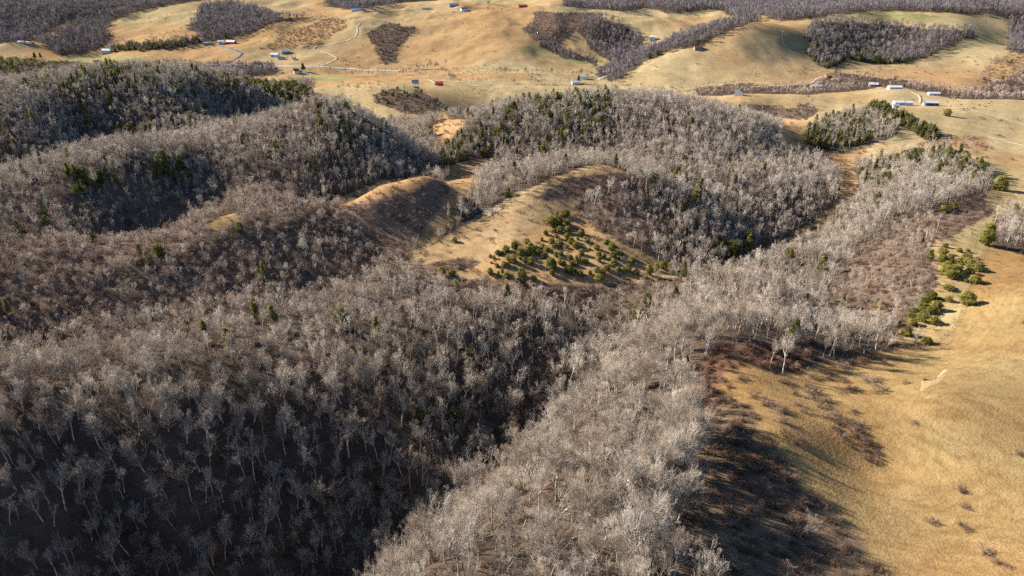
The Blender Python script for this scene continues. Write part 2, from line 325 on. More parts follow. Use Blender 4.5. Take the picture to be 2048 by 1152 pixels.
def cover(X, Y, Z, wobble=1.0):
    px, py = project(X, Y, Z)
    k = FPX / np.maximum(Y, 60)
    px = px + wobble * k * 4.0 * fbm(X / 14, Y / 14, 21, 3); py = py + wobble * k * 2.0 * fbm(X / 14, Y / 14, 33, 3) * np.clip(160 / np.maximum(Y, 60), .15, 1)
    ff = np.clip((Y - 700) / 500, 0, 1) * wobble * k
    px = px + ff * 60 * fbm(X / 55, Y / 55, 23, 3); py = py + ff * 9 * fbm(X / 55, Y / 75, 37, 3)
    N = len(X)
    col = np.tile(np.array(LITTER), (N, 1)); d = np.tile(np.array([1.0, 1.0, .25, .012, 0.1]), (N, 1))
    far = Y > split_distance(px)
    col[far] = PASTURE; d[far] = (0, 1, .012, .0, 0)
    d[far, 2] = np.clip(fbm(X[far] / 120, Y[far] / 120, 91, 3) * .9 - .12, .008, .4)
    # field-by-field tint of the open country
    t = fbm(X / 260, Y / 420, 51, 3)[:, None]; g = np.clip(fbm(X / 170, Y / 300, 77, 3) * 3.2 - .2, 0, .8)[:, None]
    open_col = np.array(PASTURE) * (1 - g) + np.array(GREEN) * g
    oc = np.clip(t * 4.0 + .32, 0, .95)
    open_col = open_col * (1 - oc) + np.array(OCHRE) * oc
    col[far] = open_col[far]
    for (c, td, th, sd, ev, sc), (y0, y1), poly in PLOTS:
        m = inside(px, py, poly) & (Y >= y0) & (Y <= y1)
        col[m] = c; d[m] = (td, th, sd, ev, sc)
    # open grass is never one colour: patches of rusty and of bleached grass
    op = (d[:, 0] < .05) & (Y < 640) & (col[:, 0] > .25)
    a_ = np.clip(fbm(X / 34, Y / 34, 61, 4) * 3.0, -1, 1)[:, None]; b_ = np.clip(fbm((X + Y) / 9, (X - Y) / 26, 67, 3) * 2.4, -1, 1)[:, None]
    tint = 1 + a_ * np.array([[.02, -.10, -.16]]) + b_ * np.array([[.10, .11, .12]])
    col[op] = (col * tint)[op]
    for ev, (y0, y1), poly in EVERGREEN:
        m = inside(px, py, poly) & (Y >= y0) & (Y <= y1)
        d[m, 3] = np.maximum(d[m, 3], ev)
    return col, d

# ------------------------------------------------------------------ material helper
def material(name, rough=0.95, spec=0.1):
    m = bpy.data.materials.new(name)
    m.use_nodes = True
    b = m.node_tree.nodes['Principled BSDF']
    b.inputs['Roughness'].default_value = rough
    b.inputs['Specular IOR Level'].default_value = spec
    return m, m.node_tree, b
def node(nt, kind, **kw):
    x = nt.nodes.new(kind)
    for k, v in kw.items():
        setattr(x, k, v)
    return x
def mix_rgb(nt, blend, fac, a, b):
    x = node(nt, 'ShaderNodeMix', data_type='RGBA', blend_type=blend)
    for sock, v in ((x.inputs[0], fac), (x.inputs[6], a), (x.inputs[7], b)):
        if hasattr(v, 'is_output'):
            nt.links.new(v, sock)
        elif isinstance(v, (int, float)):
            sock.default_value = v
        else:
            sock.default_value = (*v, 1.0)
    return x.outputs[2]
def noise_tex(nt, scale, detail=4, rough=.6, coord='Position', stretch=None):
    g = node(nt, 'ShaderNodeNewGeometry') if coord == 'Position' else node(nt, 'ShaderNodeTexCoord')
    out = g.outputs['Position'] if coord == 'Position' else g.outputs[coord]
    if stretch:
        mp = node(nt, 'ShaderNodeMapping'); mp.inputs['Scale'].default_value = stretch
        nt.links.new(out, mp.inputs[0]); out = mp.outputs[0]
    t = node(nt, 'ShaderNodeTexNoise')
    t.inputs['Scale'].default_value = scale; t.inputs['Detail'].default_value = detail; t.inputs['Roughness'].default_value = rough
    nt.links.new(out, t.inputs['Vector'])
    return t.outputs[0]
def ramp(nt, fac, stops):
    r = node(nt, 'ShaderNodeValToRGB')
    e = r.color_ramp.elements
    while len(e) < len(stops):
        e.new(0.5)
    for i, (p, c) in enumerate(stops):
        e[i].position = p; e[i].color = (*c, 1.0) if not isinstance(c, (int, float)) else (c, c, c, 1)
    nt.links.new(fac, r.inputs[0])
    return r.outputs[0]

def ground_material():
    m, nt, b = material('ground_cover', 1.0, 0.0)
    a = node(nt, 'ShaderNodeVertexColor', layer_name='cover').outputs[0]
    big = ramp(nt, noise_tex(nt, 0.035, 3, .65), [(.32, (.86, .85, .83)), (.68, (1.12, 1.12, 1.12))])
    mid = ramp(nt, noise_tex(nt, 0.28, 3, .7, stretch=(1, .7, 1)), [(.30, (.74, .72, .70)), (.52, (1.0, 1.0, 1.0)), (.72, (1.16, 1.16, 1.14))])
    fine = ramp(nt, noise_tex(nt, 2.2, 1, .7), [(.30, (.80, .79, .77)), (.70, (1.15, 1.15, 1.15))])
    c = mix_rgb(nt, 'MULTIPLY', 1.0, a, big)
    c = mix_rgb(nt, 'MULTIPLY', .8, c, mid)
    c = mix_rgb(nt, 'MULTIPLY', .8, c, fine)
    trod = ramp(nt, noise_tex(nt, 1.0, 2, .6, stretch=(.16, .16, 2.4)), [(.34, (.76, .73, .70)), (.50, (1.0, 1.0, 1.0)), (.70, (1.13, 1.12, 1.10))])
    c = mix_rgb(nt, 'MULTIPLY', .75, c, trod)
    nt.links.new(c, b.inputs['Base Color'])
    bp = node(nt, 'ShaderNodeBump'); bp.inputs['Strength'].default_value = .55; bp.inputs['Distance'].default_value = .5
    nt.links.new(noise_tex(nt, 1.1, 2, .75), bp.inputs['Height'])
    nt.links.new(bp.outputs[0], b.inputs['Normal'])
    return m
GROUND_MAT = ground_material()

def mesh_from(name, V, F, mats=(), smooth=False, mat_index=None):
    me = bpy.data.meshes.new(name)
    V = np.asarray(V, np.float32)
    me.vertices.add(len(V)); me.vertices.foreach_set('co', V.ravel())
    if isinstance(F, np.ndarray):
        k = F.shape[1]; nf = len(F)
        me.loops.add(nf * k); me.loops.foreach_set('vertex_index', F.ravel().astype(np.int32))
        me.polygons.add(nf); me.polygons.foreach_set('loop_start', np.arange(0, nf * k, k, dtype=np.int32))
        try:
            me.polygons.foreach_set('loop_total', np.full(nf, k, dtype=np.int32))
        except Exception:
            pass
    if smooth:
        me.polygons.foreach_set('use_smooth', np.ones(len(me.polygons), bool))
    for m in mats:
        me.materials.append(m)
    if mat_index is not None:
        me.polygons.foreach_set('material_index', mat_index.astype(np.int32))
    me.update(calc_edges=True)
    return me
def link(name, me, parent=None, loc=None, rot=None, scale=None):
    o = bpy.data.objects.new(name, me)
    COL.objects.link(o)
    if parent is not None:
        o.parent = parent
    if loc is not None:
        o.location = loc
    if rot is not None:
        o.rotation_euler = rot
    if scale is not None:
        o.scale = scale
    return o
def tag(o, label=None, category=None, group=None, kind=None):
    for k, v in (('label', label), ('category', category), ('group', group), ('kind', kind)):
        if v:
            o[k] = v
    return o

# the land: one sheet to the far mountains
V = np.stack([MX, MY, GZ], -1).reshape(-1, 3)
gi = np.arange(NX * NY).reshape(NY, NX)
F = np.stack([gi[:-1, :-1], gi[:-1, 1:], gi[1:, 1:], gi[1:, :-1]], -1).reshape(-1, 4)
land_me = mesh_from('terrain', V, F, [GROUND_MAT], smooth=True)
GCOL, GD = cover(V[:, 0], V[:, 1], V[:, 2])
ca = land_me.color_attributes.new('cover', 'FLOAT_COLOR', 'POINT')
ca.data.foreach_set('color', np.concatenate([GCOL, np.ones((len(GCOL), 1))], 1).astype(np.float32).ravel())
terrain = link('terrain', land_me)
tag(terrain, kind='structure')

# ------------------------------------------------------------------ bark, twig, needle and brush materials
def plant_material(name, base, base2, hue_noise=.5, rough=.95, spread=.35, glow=0):
    """two tones mixed plant by plant, with a fine mottling along the wood"""
    m, nt, b = material(name, rough, .05)
    oi = node(nt, 'ShaderNodeObjectInfo')
    mid_ = tuple(.5 * (p_ + q_) for p_, q_ in zip(base, base2))
    dark_ = tuple(.72 * p_ for p_ in (base[0], base[1] * .93, base[2] * .88))
    c = ramp(nt, oi.outputs['Random'], [(0, dark_), (.30, base), (.65, mid_), (1, base2)])
    mul = ramp(nt, noise_tex(nt, hue_noise, 0, .5), [(.3, (1 - spread,) * 3), (.7, (1 + spread,) * 3)])
    c = mix_rgb(nt, 'MULTIPLY', 1.0, c, mul)
    nt.links.new(c, b.inputs['Base Color'])
    if glow:
        tr = node(nt, 'ShaderNodeBsdfTranslucent'); mx = node(nt, 'ShaderNodeMixShader'); mx.inputs[0].default_value = glow
        nt.links.new(c, tr.inputs[0]); nt.links.new(b.outputs[0], mx.inputs[1]); nt.links.new(tr.outputs[0], mx.inputs[2])
        nt.links.new(mx.outputs[0], nt.nodes['Material Output'].inputs['Surface'])
    return m
BARK = plant_material('hardwood_bark', (.36, .315, .26), (.52, .47, .405), .8)
BARK_PALE = plant_material('sycamore_bark', (.62, .58, .50), (.70, .66, .58), .6)
TWIG = plant_material('hardwood_twigs', (.375, .308, .245), (.485, .428, .362), .25)
TWIG_BROWN = plant_material('tangled_twigs', (.335, .245, .195), (.45, .35, .285), .25)
TWIG_FAR = plant_material('far_twigs_haze_tinted', (.155, .137, .140), (.225, .203, .210), .1)  # haze and crown self-shadow put into the colour as a dark purplish tint
BARK_FAR = plant_material('far_bark_shade_toned', (.21, .185, .18), (.30, .27, .26), .1)  # darkened too, for the self-shadow that sparse far crowns lack
BRUSH = plant_material('brush_stems', (.17, .115, .085), (.25, .175, .13), .3)
BRUSH_RED = plant_material('red_brush_stems', (.20, .115, .080), (.25, .155, .11), .3)
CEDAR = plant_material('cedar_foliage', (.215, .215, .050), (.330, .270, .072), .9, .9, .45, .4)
CEDAR_DARK = plant_material('dark_cedar_foliage', (.105, .115, .036), (.185, .160, .048), .9, .9, .45, .3)  # darker green for cedars scattered through the middle and far woods
PINE = plant_material('pine_needles', (.150, .155, .050), (.225, .195, .068), .9, .9, .4, .4)
GRASS = plant_material('dry_grass_blades', (.27, .185, .085), (.33, .24, .12), .4, .95, .2, .45)
DEADWOOD = plant_material('bleached_wood', (.62, .57, .48), (.66, .61, .52), .8)

# ------------------------------------------------------------------ bare trees, grown branch by branch
def unit(v):
    return v / np.maximum(np.linalg.norm(v, axis=-1, keepdims=True), 1e-9)
def grow(rng, start, dirn, length, radius, k, up, wander, tip=.35):
    """polylines for a whole level of branches at once: returns points (N,k+1,3) and radii (N,k+1)"""
    N = len(start)
    pts = np.zeros((N, k + 1, 3)); pts[:, 0] = start
    d = dirn.copy()
    for j in range(k):
        d = unit(d + np.array([0, 0, 1.0]) * up + rng.normal(0, wander, (N, 3)))
        pts[:, j + 1] = pts[:, j] + d * (length / k)[:, None]
    t = np.linspace(0, 1, k + 1)[None]
    rad = radius[:, None] * (1 - t * (1 - tip))
    return pts, rad
def fork(rng, pts, rad, length, count, t0, t1, angle, ratio, rad_ratio, jitter=.25):
    N, k1, _ = pts.shape
    idx = np.repeat(np.arange(N), count)
    M = len(idx)
    t = rng.uniform(t0, t1, M)
    f = t * (k1 - 1); j = np.minimum(f.astype(int), k1 - 2); f = f - j
    a, b = pts[idx, j], pts[idx, j + 1]
    pos = a + (b - a) * f[:, None]
    par = unit(b - a)
    side = rng.normal(0, 1, (M, 3)); side = unit(side - (side * par).sum(-1, keepdims=True) * par)
    ang = rng.normal(angle, angle * .3, M)[:, None]
    d = unit(par * np.cos(ang) + side * np.sin(ang))
    ln = length[idx] * ratio * (1.15 - .55 * t) * rng.uniform(1 - jitter, 1 + jitter, M)
    r = (rad[idx, j] * (1 - f) + rad[idx, j + 1] * f) * rad_ratio
    return pos, d, ln, r
class Wood:
    def __init__(self):
        self.V, self.F, self.n = [], [], 0
    def tubes(self, pts, rad, sides):
        N, k1, _ = pts.shape
        t = unit(np.gradient(pts, axis=1))
        ref = np.where(np.abs(t[..., 2:3]) > .9, np.array([1.0, 0, 0]), np.array([0, 0, 1.0]))
        u = unit(np.cross(t, ref)); w = np.cross(t, u)
        a = np.arange(sides) * 2 * np.pi / sides
        ring = pts[:, :, None] + rad[..., None, None] * (np.cos(a)[None, None, :, None] * u[:, :, None] + np.sin(a)[None, None, :, None] * w[:, :, None])
        self.V.append(ring.reshape(-1, 3))
        base = self.n + np.arange(N)[:, None, None] * (k1 * sides) + np.arange(k1 - 1)[None, :, None] * sides
        s = np.arange(sides)[None, None]; s2 = (s + 1) % sides
        q = np.stack([base + s, base + s2, base + s2 + sides, base + s + sides], -1).reshape(-1, 4)
        self.F.append(np.concatenate([q[:, [0, 1, 2]], q[:, [0, 2, 3]]]))
        self.n += N * k1 * sides
    def spikes(self, pos, d, ln, r):
        N = len(pos)
        ref = np.where(np.abs(d[:, 2:3]) > .9, np.array([1.0, 0, 0]), np.array([0, 0, 1.0]))
        u = unit(np.cross(d, ref)); w = np.cross(d, u)
        a = np.arange(3) * 2 * np.pi / 3
        ring = pos[:, None] + r[:, None, None] * (np.cos(a)[None, :, None] * u[:, None] + np.sin(a)[None, :, None] * w[:, None])
        tip = (pos + d * ln[:, None])[:, None]
        self.V.append(np.concatenate([ring, tip], 1).reshape(-1, 3))
        b = self.n + np.arange(N)[:, None] * 4
        self.F.append(np.concatenate([np.concatenate([b + i, b + (i + 1) % 3, b + 3], 1) for i in range(3)]))
        self.n += N * 4
    def arrays(self):
        return np.concatenate(self.V), np.concatenate(self.F)

def hardwood(seed, lod, H=15.0, spread=1.0, clear=.38, forked=False, tangled=False):
    """returns (trunk and limbs, crown of branches and twigs) as vertex/face arrays"""
    rng = np.random.default_rng(seed)
    trunk, crown = Wood(), Wood()
    r0 = (.0185, .0165, .019)[lod] * H
    n_stem = 2 if forked else 1
    start = np.zeros((n_stem, 3)); start[:, :2] = rng.normal(0, .15 if forked else 0, (n_stem, 2)); start[:, 2] = -.6
    dirn = unit(np.concatenate([rng.normal(0, .28 if forked else .07, (n_stem, 2)), np.ones((n_stem, 1))], 1))
    L = np.full(n_stem, H * .86)
    k0 = 9 if lod == 0 else 5 if lod == 1 else 3
    p0, q0 = grow(rng, start, dirn, L, np.full(n_stem, r0 / math.sqrt(n_stem)), k0, .06, .055, .10)
    trunk.tubes(p0, q0, 6 if lod == 0 else 4 if lod == 1 else 3)
    n1 = (10, 9, 8)[lod] // (1 if n_stem == 1 else 1)
    up = -.02 if tangled else .16
    pos, d, ln, r = fork(rng, p0, q0, L, n1, clear, .97, .62, .46 * spread, .70)
    p1, q1 = grow(rng, pos, d, ln, r, (6, 4, 2)[lod], up, .14, .22)
    trunk.tubes(p1, q1, (4, 3, 3)[lod])
    pos, d, ln, r = fork(rng, p1, q1, ln, (4, 4, 4)[lod], .18, .95, .50, .60, .62)
    if lod == 2:
        p2, q2 = grow(rng, pos, d, ln, np.full(len(ln), .045), 1, up, .1, .5)
        crown.tubes(p2, q2, 3)
        pos, d, ln, r = fork(rng, p2, q2, ln, 7, .1, 1, .55, .95, 1)
        crown.spikes(pos, unit(d + np.array([0, 0, .25])), np.maximum(ln, .7), np.full(len(ln), .055))
        return trunk.arrays(), crown.arrays()
    p2, q2 = grow(rng, pos, d, ln, np.maximum(r, (.034, .030)[lod]), (4, 2)[lod], up, .13, .35)
    trunk.tubes(p2, q2, 3)
    pos, d, ln, r = fork(rng, p2, q2, ln, (4, 4)[lod], .15, 1, .46, .66, .62)
    ln = np.maximum(ln, .6)
    if lod == 1:
        p3, q3 = grow(rng, pos, d, ln, np.maximum(r, .018), 1, up * 1.5, .15, .5)
        crown.tubes(p3, q3, 3)
        pos, d, ln, r = fork(rng, p3, q3, ln, 4, .1, 1, .6, .85, 1)
        crown.spikes(pos, unit(d + np.array([0, 0, .8 if not tangled else -.1])), np.maximum(ln, .7), np.full(len(ln), .019))
        return trunk.arrays(), crown.arrays()
    p3, q3 = grow(rng, pos, d, ln, np.maximum(r, .020), 3, up * 1.2, .14, .4)
    crown.tubes(p3, q3, 3)
    pos, d, ln, r = fork(rng, p3, q3, ln, 4, .1, 1, .45, .75, .8)
    ln = np.maximum(ln, .38)
    p4, q4 = grow(rng, pos, d, ln, np.maximum(r, .010), 1, up * 1.5, .15, .6)
    crown.tubes(p4, q4, 3)
    pos, d, ln, r = fork(rng, p4, q4, ln, 2, .15, 1, .45, .9, .9)
    crown.spikes(pos, unit(d + np.array([0, 0, .6 if not tangled else -.15])), np.maximum(ln, .3), np.full(len(ln), .0095))
    return trunk.arrays(), crown.arrays()

def sprays(rng, centre, out, size, count_per):
    """small triangular leaf sprays around given twig ends"""
    c = np.repeat(centre, count_per, 0); o = np.repeat(out, count_per, 0); s = np.repeat(size, count_per)
    M = len(c)
    c = c + rng.normal(0, 1, (M, 3)) * s[:, None] * .55
    tan = rng.normal(0, 1, (M, 3)); tan = unit(tan - (tan * o).sum(-1, keepdims=True) * o)
    d = unit(tan + o * .45 + np.array([0, 0, .4]))
    side = unit(np.cross(d, o + rng.normal(0, .35, (M, 3))))
    l = s * rng.uniform(.7, 1.3, M); w = l * .55
    a = c - d * (l * .4)[:, None]
    V = np.stack([a + side * w[:, None] * .5, a - side * w[:, None] * .5, c + d * (l * .6)[:, None]], 1).reshape(-1, 3)
    return V, np.arange(3 * M).reshape(-1, 3)
def cedar(seed, lod, H=5.0, W=3.6, loose=0.0):
    """red cedar: short stem and a dense ragged crown of sprays; loose > 0 gives an open pine with tiers"""
    rng = np.random.default_rng(seed)
    trunk = Wood()
    k = 6
    p0, q0 = grow(rng, np.array([[0, 0, -.4]]), np.array([[0, 0, 1.0]]), np.array([H * .93]), np.array([.03 * H]), k, 0, .02, .15)
    trunk.tubes(p0, q0, 5 if lod == 0 else 3)
    n = (260, 90)[lod]
    t = rng.beta(1.15, 1.35, n)
    prof = np.sqrt(np.clip(1 - ((t - .36) / .66) ** 2, 0, 1)) * np.clip(t * 4 + .55, 0, 1)
    if loose:
        prof = (1 - t) ** .8 * (.62 + .38 * np.sin(t * 40)) ; t = .22 + .78 * t
    az = rng.uniform(0, 2 * np.pi, n)
    lump = 1 + .26 * np.sin(az * 3 + seed) * np.sin(t * 9 + seed * 2) + rng.normal(0, .10, n)
    rr = W * .5 * prof * lump * np.sqrt(rng.uniform(.45, 1, n))
    zc = H * (.06 + .94 * t)
    ends = np.stack([np.cos(az) * rr, np.sin(az) * rr, zc], 1)
    root = np.stack([np.zeros(n), np.zeros(n), np.maximum(zc - rr * (.55 if not loose else .1), .15)], 1)
    d = ends - root; ln = np.linalg.norm(d, axis=1)
    trunk.spikes(root, unit(d), ln, np.full(n, .012 * H * .5))
    out = unit(np.stack([np.cos(az), np.sin(az), np.full(n, .75)], 1))
    leaf = sprays(rng, ends, out, np.full(n, (.32 if lod == 0 else .52) * (H / 5) ** .7), (16, 11)[lod])
    return trunk.arrays(), leaf
def shrub(seed, lod, H=2.0, W=2.6):
    rng = np.random.default_rng(seed)
    w = Wood()
    n = (22, 9)[lod]
    st = np.concatenate([rng.normal(0, W * .16, (n, 2)), np.full((n, 1), -.15)], 1)
    d = unit(np.concatenate([st[:, :2] * .9 + rng.normal(0, .35, (n, 2)), np.ones((n, 1))], 1))
    L = H * rng.uniform(.6, 1.05, n)
    p0, q0 = grow(rng, st, d, L, np.full(n, .03), 3, .02, .2, .4)
    w.tubes(p0, q0, 3)
    pos, d, ln, r = fork(rng, p0, q0, L, (7, 7)[lod], .2, 1, .7, .55, .7)
    if lod == 0:
        p1, q1 = grow(rng, pos, d, ln, np.full(len(ln), .014), 2, .03, .25, .5)
        w.tubes(p1, q1, 3)
        pos, d, ln, r = fork(rng, p1, q1, ln, 9, .1, 1, .8, .6, 1)
        w.spikes(pos, d, np.maximum(ln, .25), np.full(len(ln), .012))
    else:
        w.spikes(pos, d, ln, np.full(len(ln), .035))
        p1, q1 = grow(rng, pos, d, ln, np.full(len(ln), .03), 1, 0, .1, .5)
        pos, d, ln, r = fork(rng, p1, q1, ln, 4, .2, 1, .8, .7, 1)
        w.spikes(pos, d, np.maximum(ln, .3), np.full(len(ln), .035))
    return w.arrays()
def tussocks(seed, size=3.2, n=22, h=.28):
    rng = np.random.default_rng(seed)
    w = Wood()
    c = np.concatenate([rng.uniform(-size / 2, size / 2, (n, 2)), np.full((n, 1), -.05)], 1)
    hh = h * rng.uniform(.55, 1.25, n)
    k = 9
    pos = np.repeat(c, k, 0) + np.concatenate([rng.normal(0, .09, (n * k, 2)), np.zeros((n * k, 1))], 1)
    d = unit(np.concatenate([rng.normal(0, .45, (n * k, 2)), np.ones((n * k, 1))], 1))
    w.spikes(pos, d, np.repeat(hh, k) * rng.uniform(.7, 1.2, n * k), np.full(n * k, .035))
    return w.arrays()

def joined(name, parts, mats):
    Vs, Fs, mi, n0 = [], [], [], 0
    for k, (v, f) in enumerate(parts):
        Vs.append(v); Fs.append(f + n0); mi.append(np.full(len(f), k)); n0 += len(v)
    return mesh_from(name, np.concatenate(Vs), np.concatenate(Fs), mats, mat_index=np.concatenate(mi))
FORMS = [(101, dict(H=15, spread=1.0, clear=.36)), (102, dict(H=17, spread=.85, clear=.46)), (103, dict(H=14, spread=1.2, clear=.30)), (104, dict(H=16, spread=.72, clear=.5)),
         (105, dict(H=15, spread=1.1, clear=.34, forked=True)), (106, dict(H=13, spread=1.3, clear=.24, forked=True)), (107, dict(H=18, spread=.9, clear=.42))]
NEAR_TRUNK, NEAR_CROWN, NEAR_H = [], [], []
for seed, kw in FORMS:
    tr, cr = hardwood(seed, 0, **kw)
    NEAR_TRUNK.append(mesh_from('trunk', *tr, [BARK])); NEAR_CROWN.append(mesh_from('crown', *cr, [TWIG])); NEAR_H.append(kw['H'])
PALE_TRUNK = NEAR_TRUNK[4].copy(); PALE_TRUNK.materials[0] = BARK_PALE
PALE_TRUNK2 = NEAR_TRUNK[2].copy(); PALE_TRUNK2.materials[0] = BARK_PALE
def proto(name, me):
    return bpy.data.objects.new(name, me)          # scatter source, never linked into the scene
def join_arrays(name, parts, mats):
    return proto(name, joined(name, parts, mats))
P_NEAR = [join_arrays('near_hardwood', hardwood(s, 0, **kw), [BARK, TWIG]) for s, kw in FORMS]
P_NEAR_TANGLE = [join_arrays('near_tangle', hardwood(s, 0, H=11, spread=1.25, clear=.18, tangled=True, forked=(s % 2 == 0)), [BARK, TWIG_BROWN]) for s in (111, 112, 113)]
P_MID = [join_arrays('mid_hardwood', hardwood(s + 20, 1, **kw), [BARK, TWIG]) for s, kw in FORMS]
P_MID_PALE = [join_arrays('mid_sycamore', hardwood(s + 30, 1, **kw), [BARK_PALE, TWIG]) for s, kw in FORMS[2:5]]
P_MID_TANGLE = [join_arrays('mid_tangle', hardwood(s, 1, H=11, spread=1.25, clear=.18, tangled=True, forked=(s % 2 == 0)), [BARK, TWIG_BROWN]) for s in (121, 122, 123)]
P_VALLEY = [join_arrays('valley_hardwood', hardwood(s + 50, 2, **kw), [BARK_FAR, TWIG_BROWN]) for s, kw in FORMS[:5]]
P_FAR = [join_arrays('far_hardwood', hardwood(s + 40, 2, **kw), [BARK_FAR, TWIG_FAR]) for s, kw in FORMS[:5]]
CEDAR_FORMS = [(201, dict(H=5.0, W=3.8)), (202, dict(H=5.4, W=3.2)), (203, dict(H=4.4, W=4.2)), (204, dict(H=5.8, W=3.6))]
CEDAR_PARTS = []
for s, kw in CEDAR_FORMS:
    tr, lf = cedar(s, 0, **kw)
    CEDAR_PARTS.append((mesh_from('trunk', *tr, [BARK]), mesh_from('crown', *lf, [CEDAR]), kw['H'], kw['W']))
PINE_PARTS = []
for s, kw in ((211, dict(H=11, W=6, loose=1)), (212, dict(H=12, W=5.4, loose=1))):
    tr, lf = cedar(s, 0, **kw)
    PINE_PARTS.append((mesh_from('trunk', *tr, [BARK]), mesh_from('crown', *lf, [PINE]), kw['H'], kw['W']))
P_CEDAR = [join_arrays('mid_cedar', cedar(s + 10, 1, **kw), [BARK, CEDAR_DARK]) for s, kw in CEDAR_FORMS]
P_PINE = [join_arrays('mid_pine', cedar(s, 1, H=11, W=5.6, loose=1), [BARK, PINE]) for s in (221, 222)]
SHRUB_ME = [mesh_from('stems', *shrub(s, 0), [BRUSH]) for s in (301, 302, 303)]
P_SHRUB = [proto('near_brush', m) for m in SHRUB_ME]
P_SHRUB_RED = [proto('red_brush', mesh_from('stems', *shrub(s, 0), [BRUSH_RED])) for s in (304, 305)]
P_SHRUB_FAR = [proto('far_brush', mesh_from('stems', *shrub(s, 1), [BRUSH])) for s in (311, 312, 313)]
P_GRASS = [proto('tussocks', mesh_from('tussocks', *tussocks(s), [GRASS])) for s in (401, 402, 403)]

# ------------------------------------------------------------------ scattering what nobody could count
def scatter(name, protos, pos, rz, scl, label, category):
    me = bpy.data.meshes.new(name)
    pos = np.asarray(pos, np.float32)
    N = len(pos)
    me.vertices.add(N); me.vertices.foreach_set('co', pos.ravel())
    a = me.attributes.new('turn', 'FLOAT', 'POINT'); a.data.foreach_set('value', np.asarray(rz, np.float32))
    a = me.attributes.new('size', 'FLOAT_VECTOR', 'POINT'); a.data.foreach_set('vector', np.asarray(scl, np.float32).ravel())
    a = me.attributes.new('lean', 'FLOAT_VECTOR', 'POINT'); a.data.foreach_set('vector', RNG.normal(0, .07, (N, 3)).astype(np.float32).ravel())
    a = me.attributes.new('form', 'INT', 'POINT'); a.data.foreach_set('value', RNG.integers(0, len(protos), N).astype(np.int32))
    o = link(name, me)
    tag(o, label, category, kind='stuff')
    nt = bpy.data.node_groups.new(name, 'GeometryNodeTree')
    nt.interface.new_socket('Geometry', in_out='INPUT', socket_type='NodeSocketGeometry')
    nt.interface.new_socket('Geometry', in_out='OUTPUT', socket_type='NodeSocketGeometry')
    gin, gout = nt.nodes.new('NodeGroupInput'), nt.nodes.new('NodeGroupOutput')
    iop = nt.nodes.new('GeometryNodeInstanceOnPoints')
    jn = nt.nodes.new('GeometryNodeJoinGeometry')
    for p in protos:
        oi = nt.nodes.new('GeometryNodeObjectInfo'); oi.inputs['Object'].default_value = p; oi.inputs['As Instance'].default_value = False
        gi_ = nt.nodes.new('GeometryNodeGeometryToInstance')
        nt.links.new(oi.outputs['Geometry'], gi_.inputs[0]); nt.links.new(gi_.outputs[0], jn.inputs[0])
    def attr(nm, ty):
        x = nt.nodes.new('GeometryNodeInputNamedAttribute'); x.data_type = ty; x.inputs['Name'].default_value = nm
        return x.outputs['Attribute']
    cx = nt.nodes.new('ShaderNodeCombineXYZ'); nt.links.new(attr('turn', 'FLOAT'), cx.inputs[2])
    sx = nt.nodes.new('ShaderNodeSeparateXYZ'); nt.links.new(attr('lean', 'FLOAT_VECTOR'), sx.inputs[0])
    nt.links.new(sx.outputs[0], cx.inputs[0]); nt.links.new(sx.outputs[1], cx.inputs[1])
    nt.links.new(gin.outputs[0], iop.inputs['Points']); nt.links.new(jn.outputs[0], iop.inputs['Instance'])
    iop.inputs['Pick Instance'].default_value = True
    nt.links.new(attr('form', 'INT'), iop.inputs['Instance Index'])
    nt.links.new(cx.outputs[0], iop.inputs['Rotation']); nt.links.new(attr('size', 'FLOAT_VECTOR'), iop.inputs['Scale'])
    nt.links.new(iop.outputs[0], gout.inputs[0])
    md = o.modifiers.new('scatter', 'NODES'); md.node_group = nt
    return o
def candidates(y0, y1, step, margin=1.16, side=30):
    """jittered positions over the land between two distances, as wide as the view and a little more"""
    ys = np.arange(y0, y1, step)
    out = []
    for y in ys:
        half = .80 * (y * 1.02 + 60) * margin + side
        xs = np.arange(-half, half, step)
        out.append(np.stack([xs, np.full(len(xs), y)], 1))
    p = np.concatenate(out)
    p += RNG.uniform(-.48, .48, p.shape) * step
    return p[:, 0], p[:, 1]
def clear_of(X, Y, spots, r):
    keep = np.ones(len(X), bool)
    for x, y in spots:
        keep &= (X - x) ** 2 + (Y - y) ** 2 > r * r
    return keep
CLEAR = []                                          # (x, y, radius) kept free of trees: buildings, roads
def in_clear(X, Y):
    bad = np.zeros(len(X), bool)
    for x, y, r in CLEAR:
        bad |= (X - x) ** 2 + (Y - y) ** 2 < r * r
    return bad

# ------------------------------------------------------------------ roads and tracks
def plain(name, col, rough=.8, spec=.3, var=.12, scale=1.2):
    m, nt, b = material(name, rough, spec)
    c = mix_rgb(nt, 'MULTIPLY', 1.0, col, ramp(nt, noise_tex(nt, scale, 4, .65), [(.3, (1 - var,) * 3), (.7, (1 + var,) * 3)]))
    nt.links.new(c, b.inputs['Base Color'])
    return m
M_ASPHALT = plain('old_asphalt', (.33, .31, .28), .9, .2)
M_TAR = plain('dark_asphalt', (.075, .077, .085), .85, .3)
M_GRAVEL = plain('pale_gravel', (.35, .285, .205), 1.0, .05, .2)
M_CLAY = plain('clay_cut', (.50, .27, .13), 1.0, .05, .2)
def resample(P2, step):
    P2 = np.array(P2, float)
    seg = np.linalg.norm(np.diff(P2, axis=0), axis=1); s = np.concatenate([[0], np.cumsum(seg)])
    t = np.arange(0, s[-1], step)
    P3 = np.stack([np.interp(t, s, P2[:, 0]), np.interp(t, s, P2[:, 1])], 1)
    for _ in range(3):                              # round the corners
        P3[1:-1] = .25 * P3[:-2] + .5 * P3[1:-1] + .25 * P3[2:]
    return P3
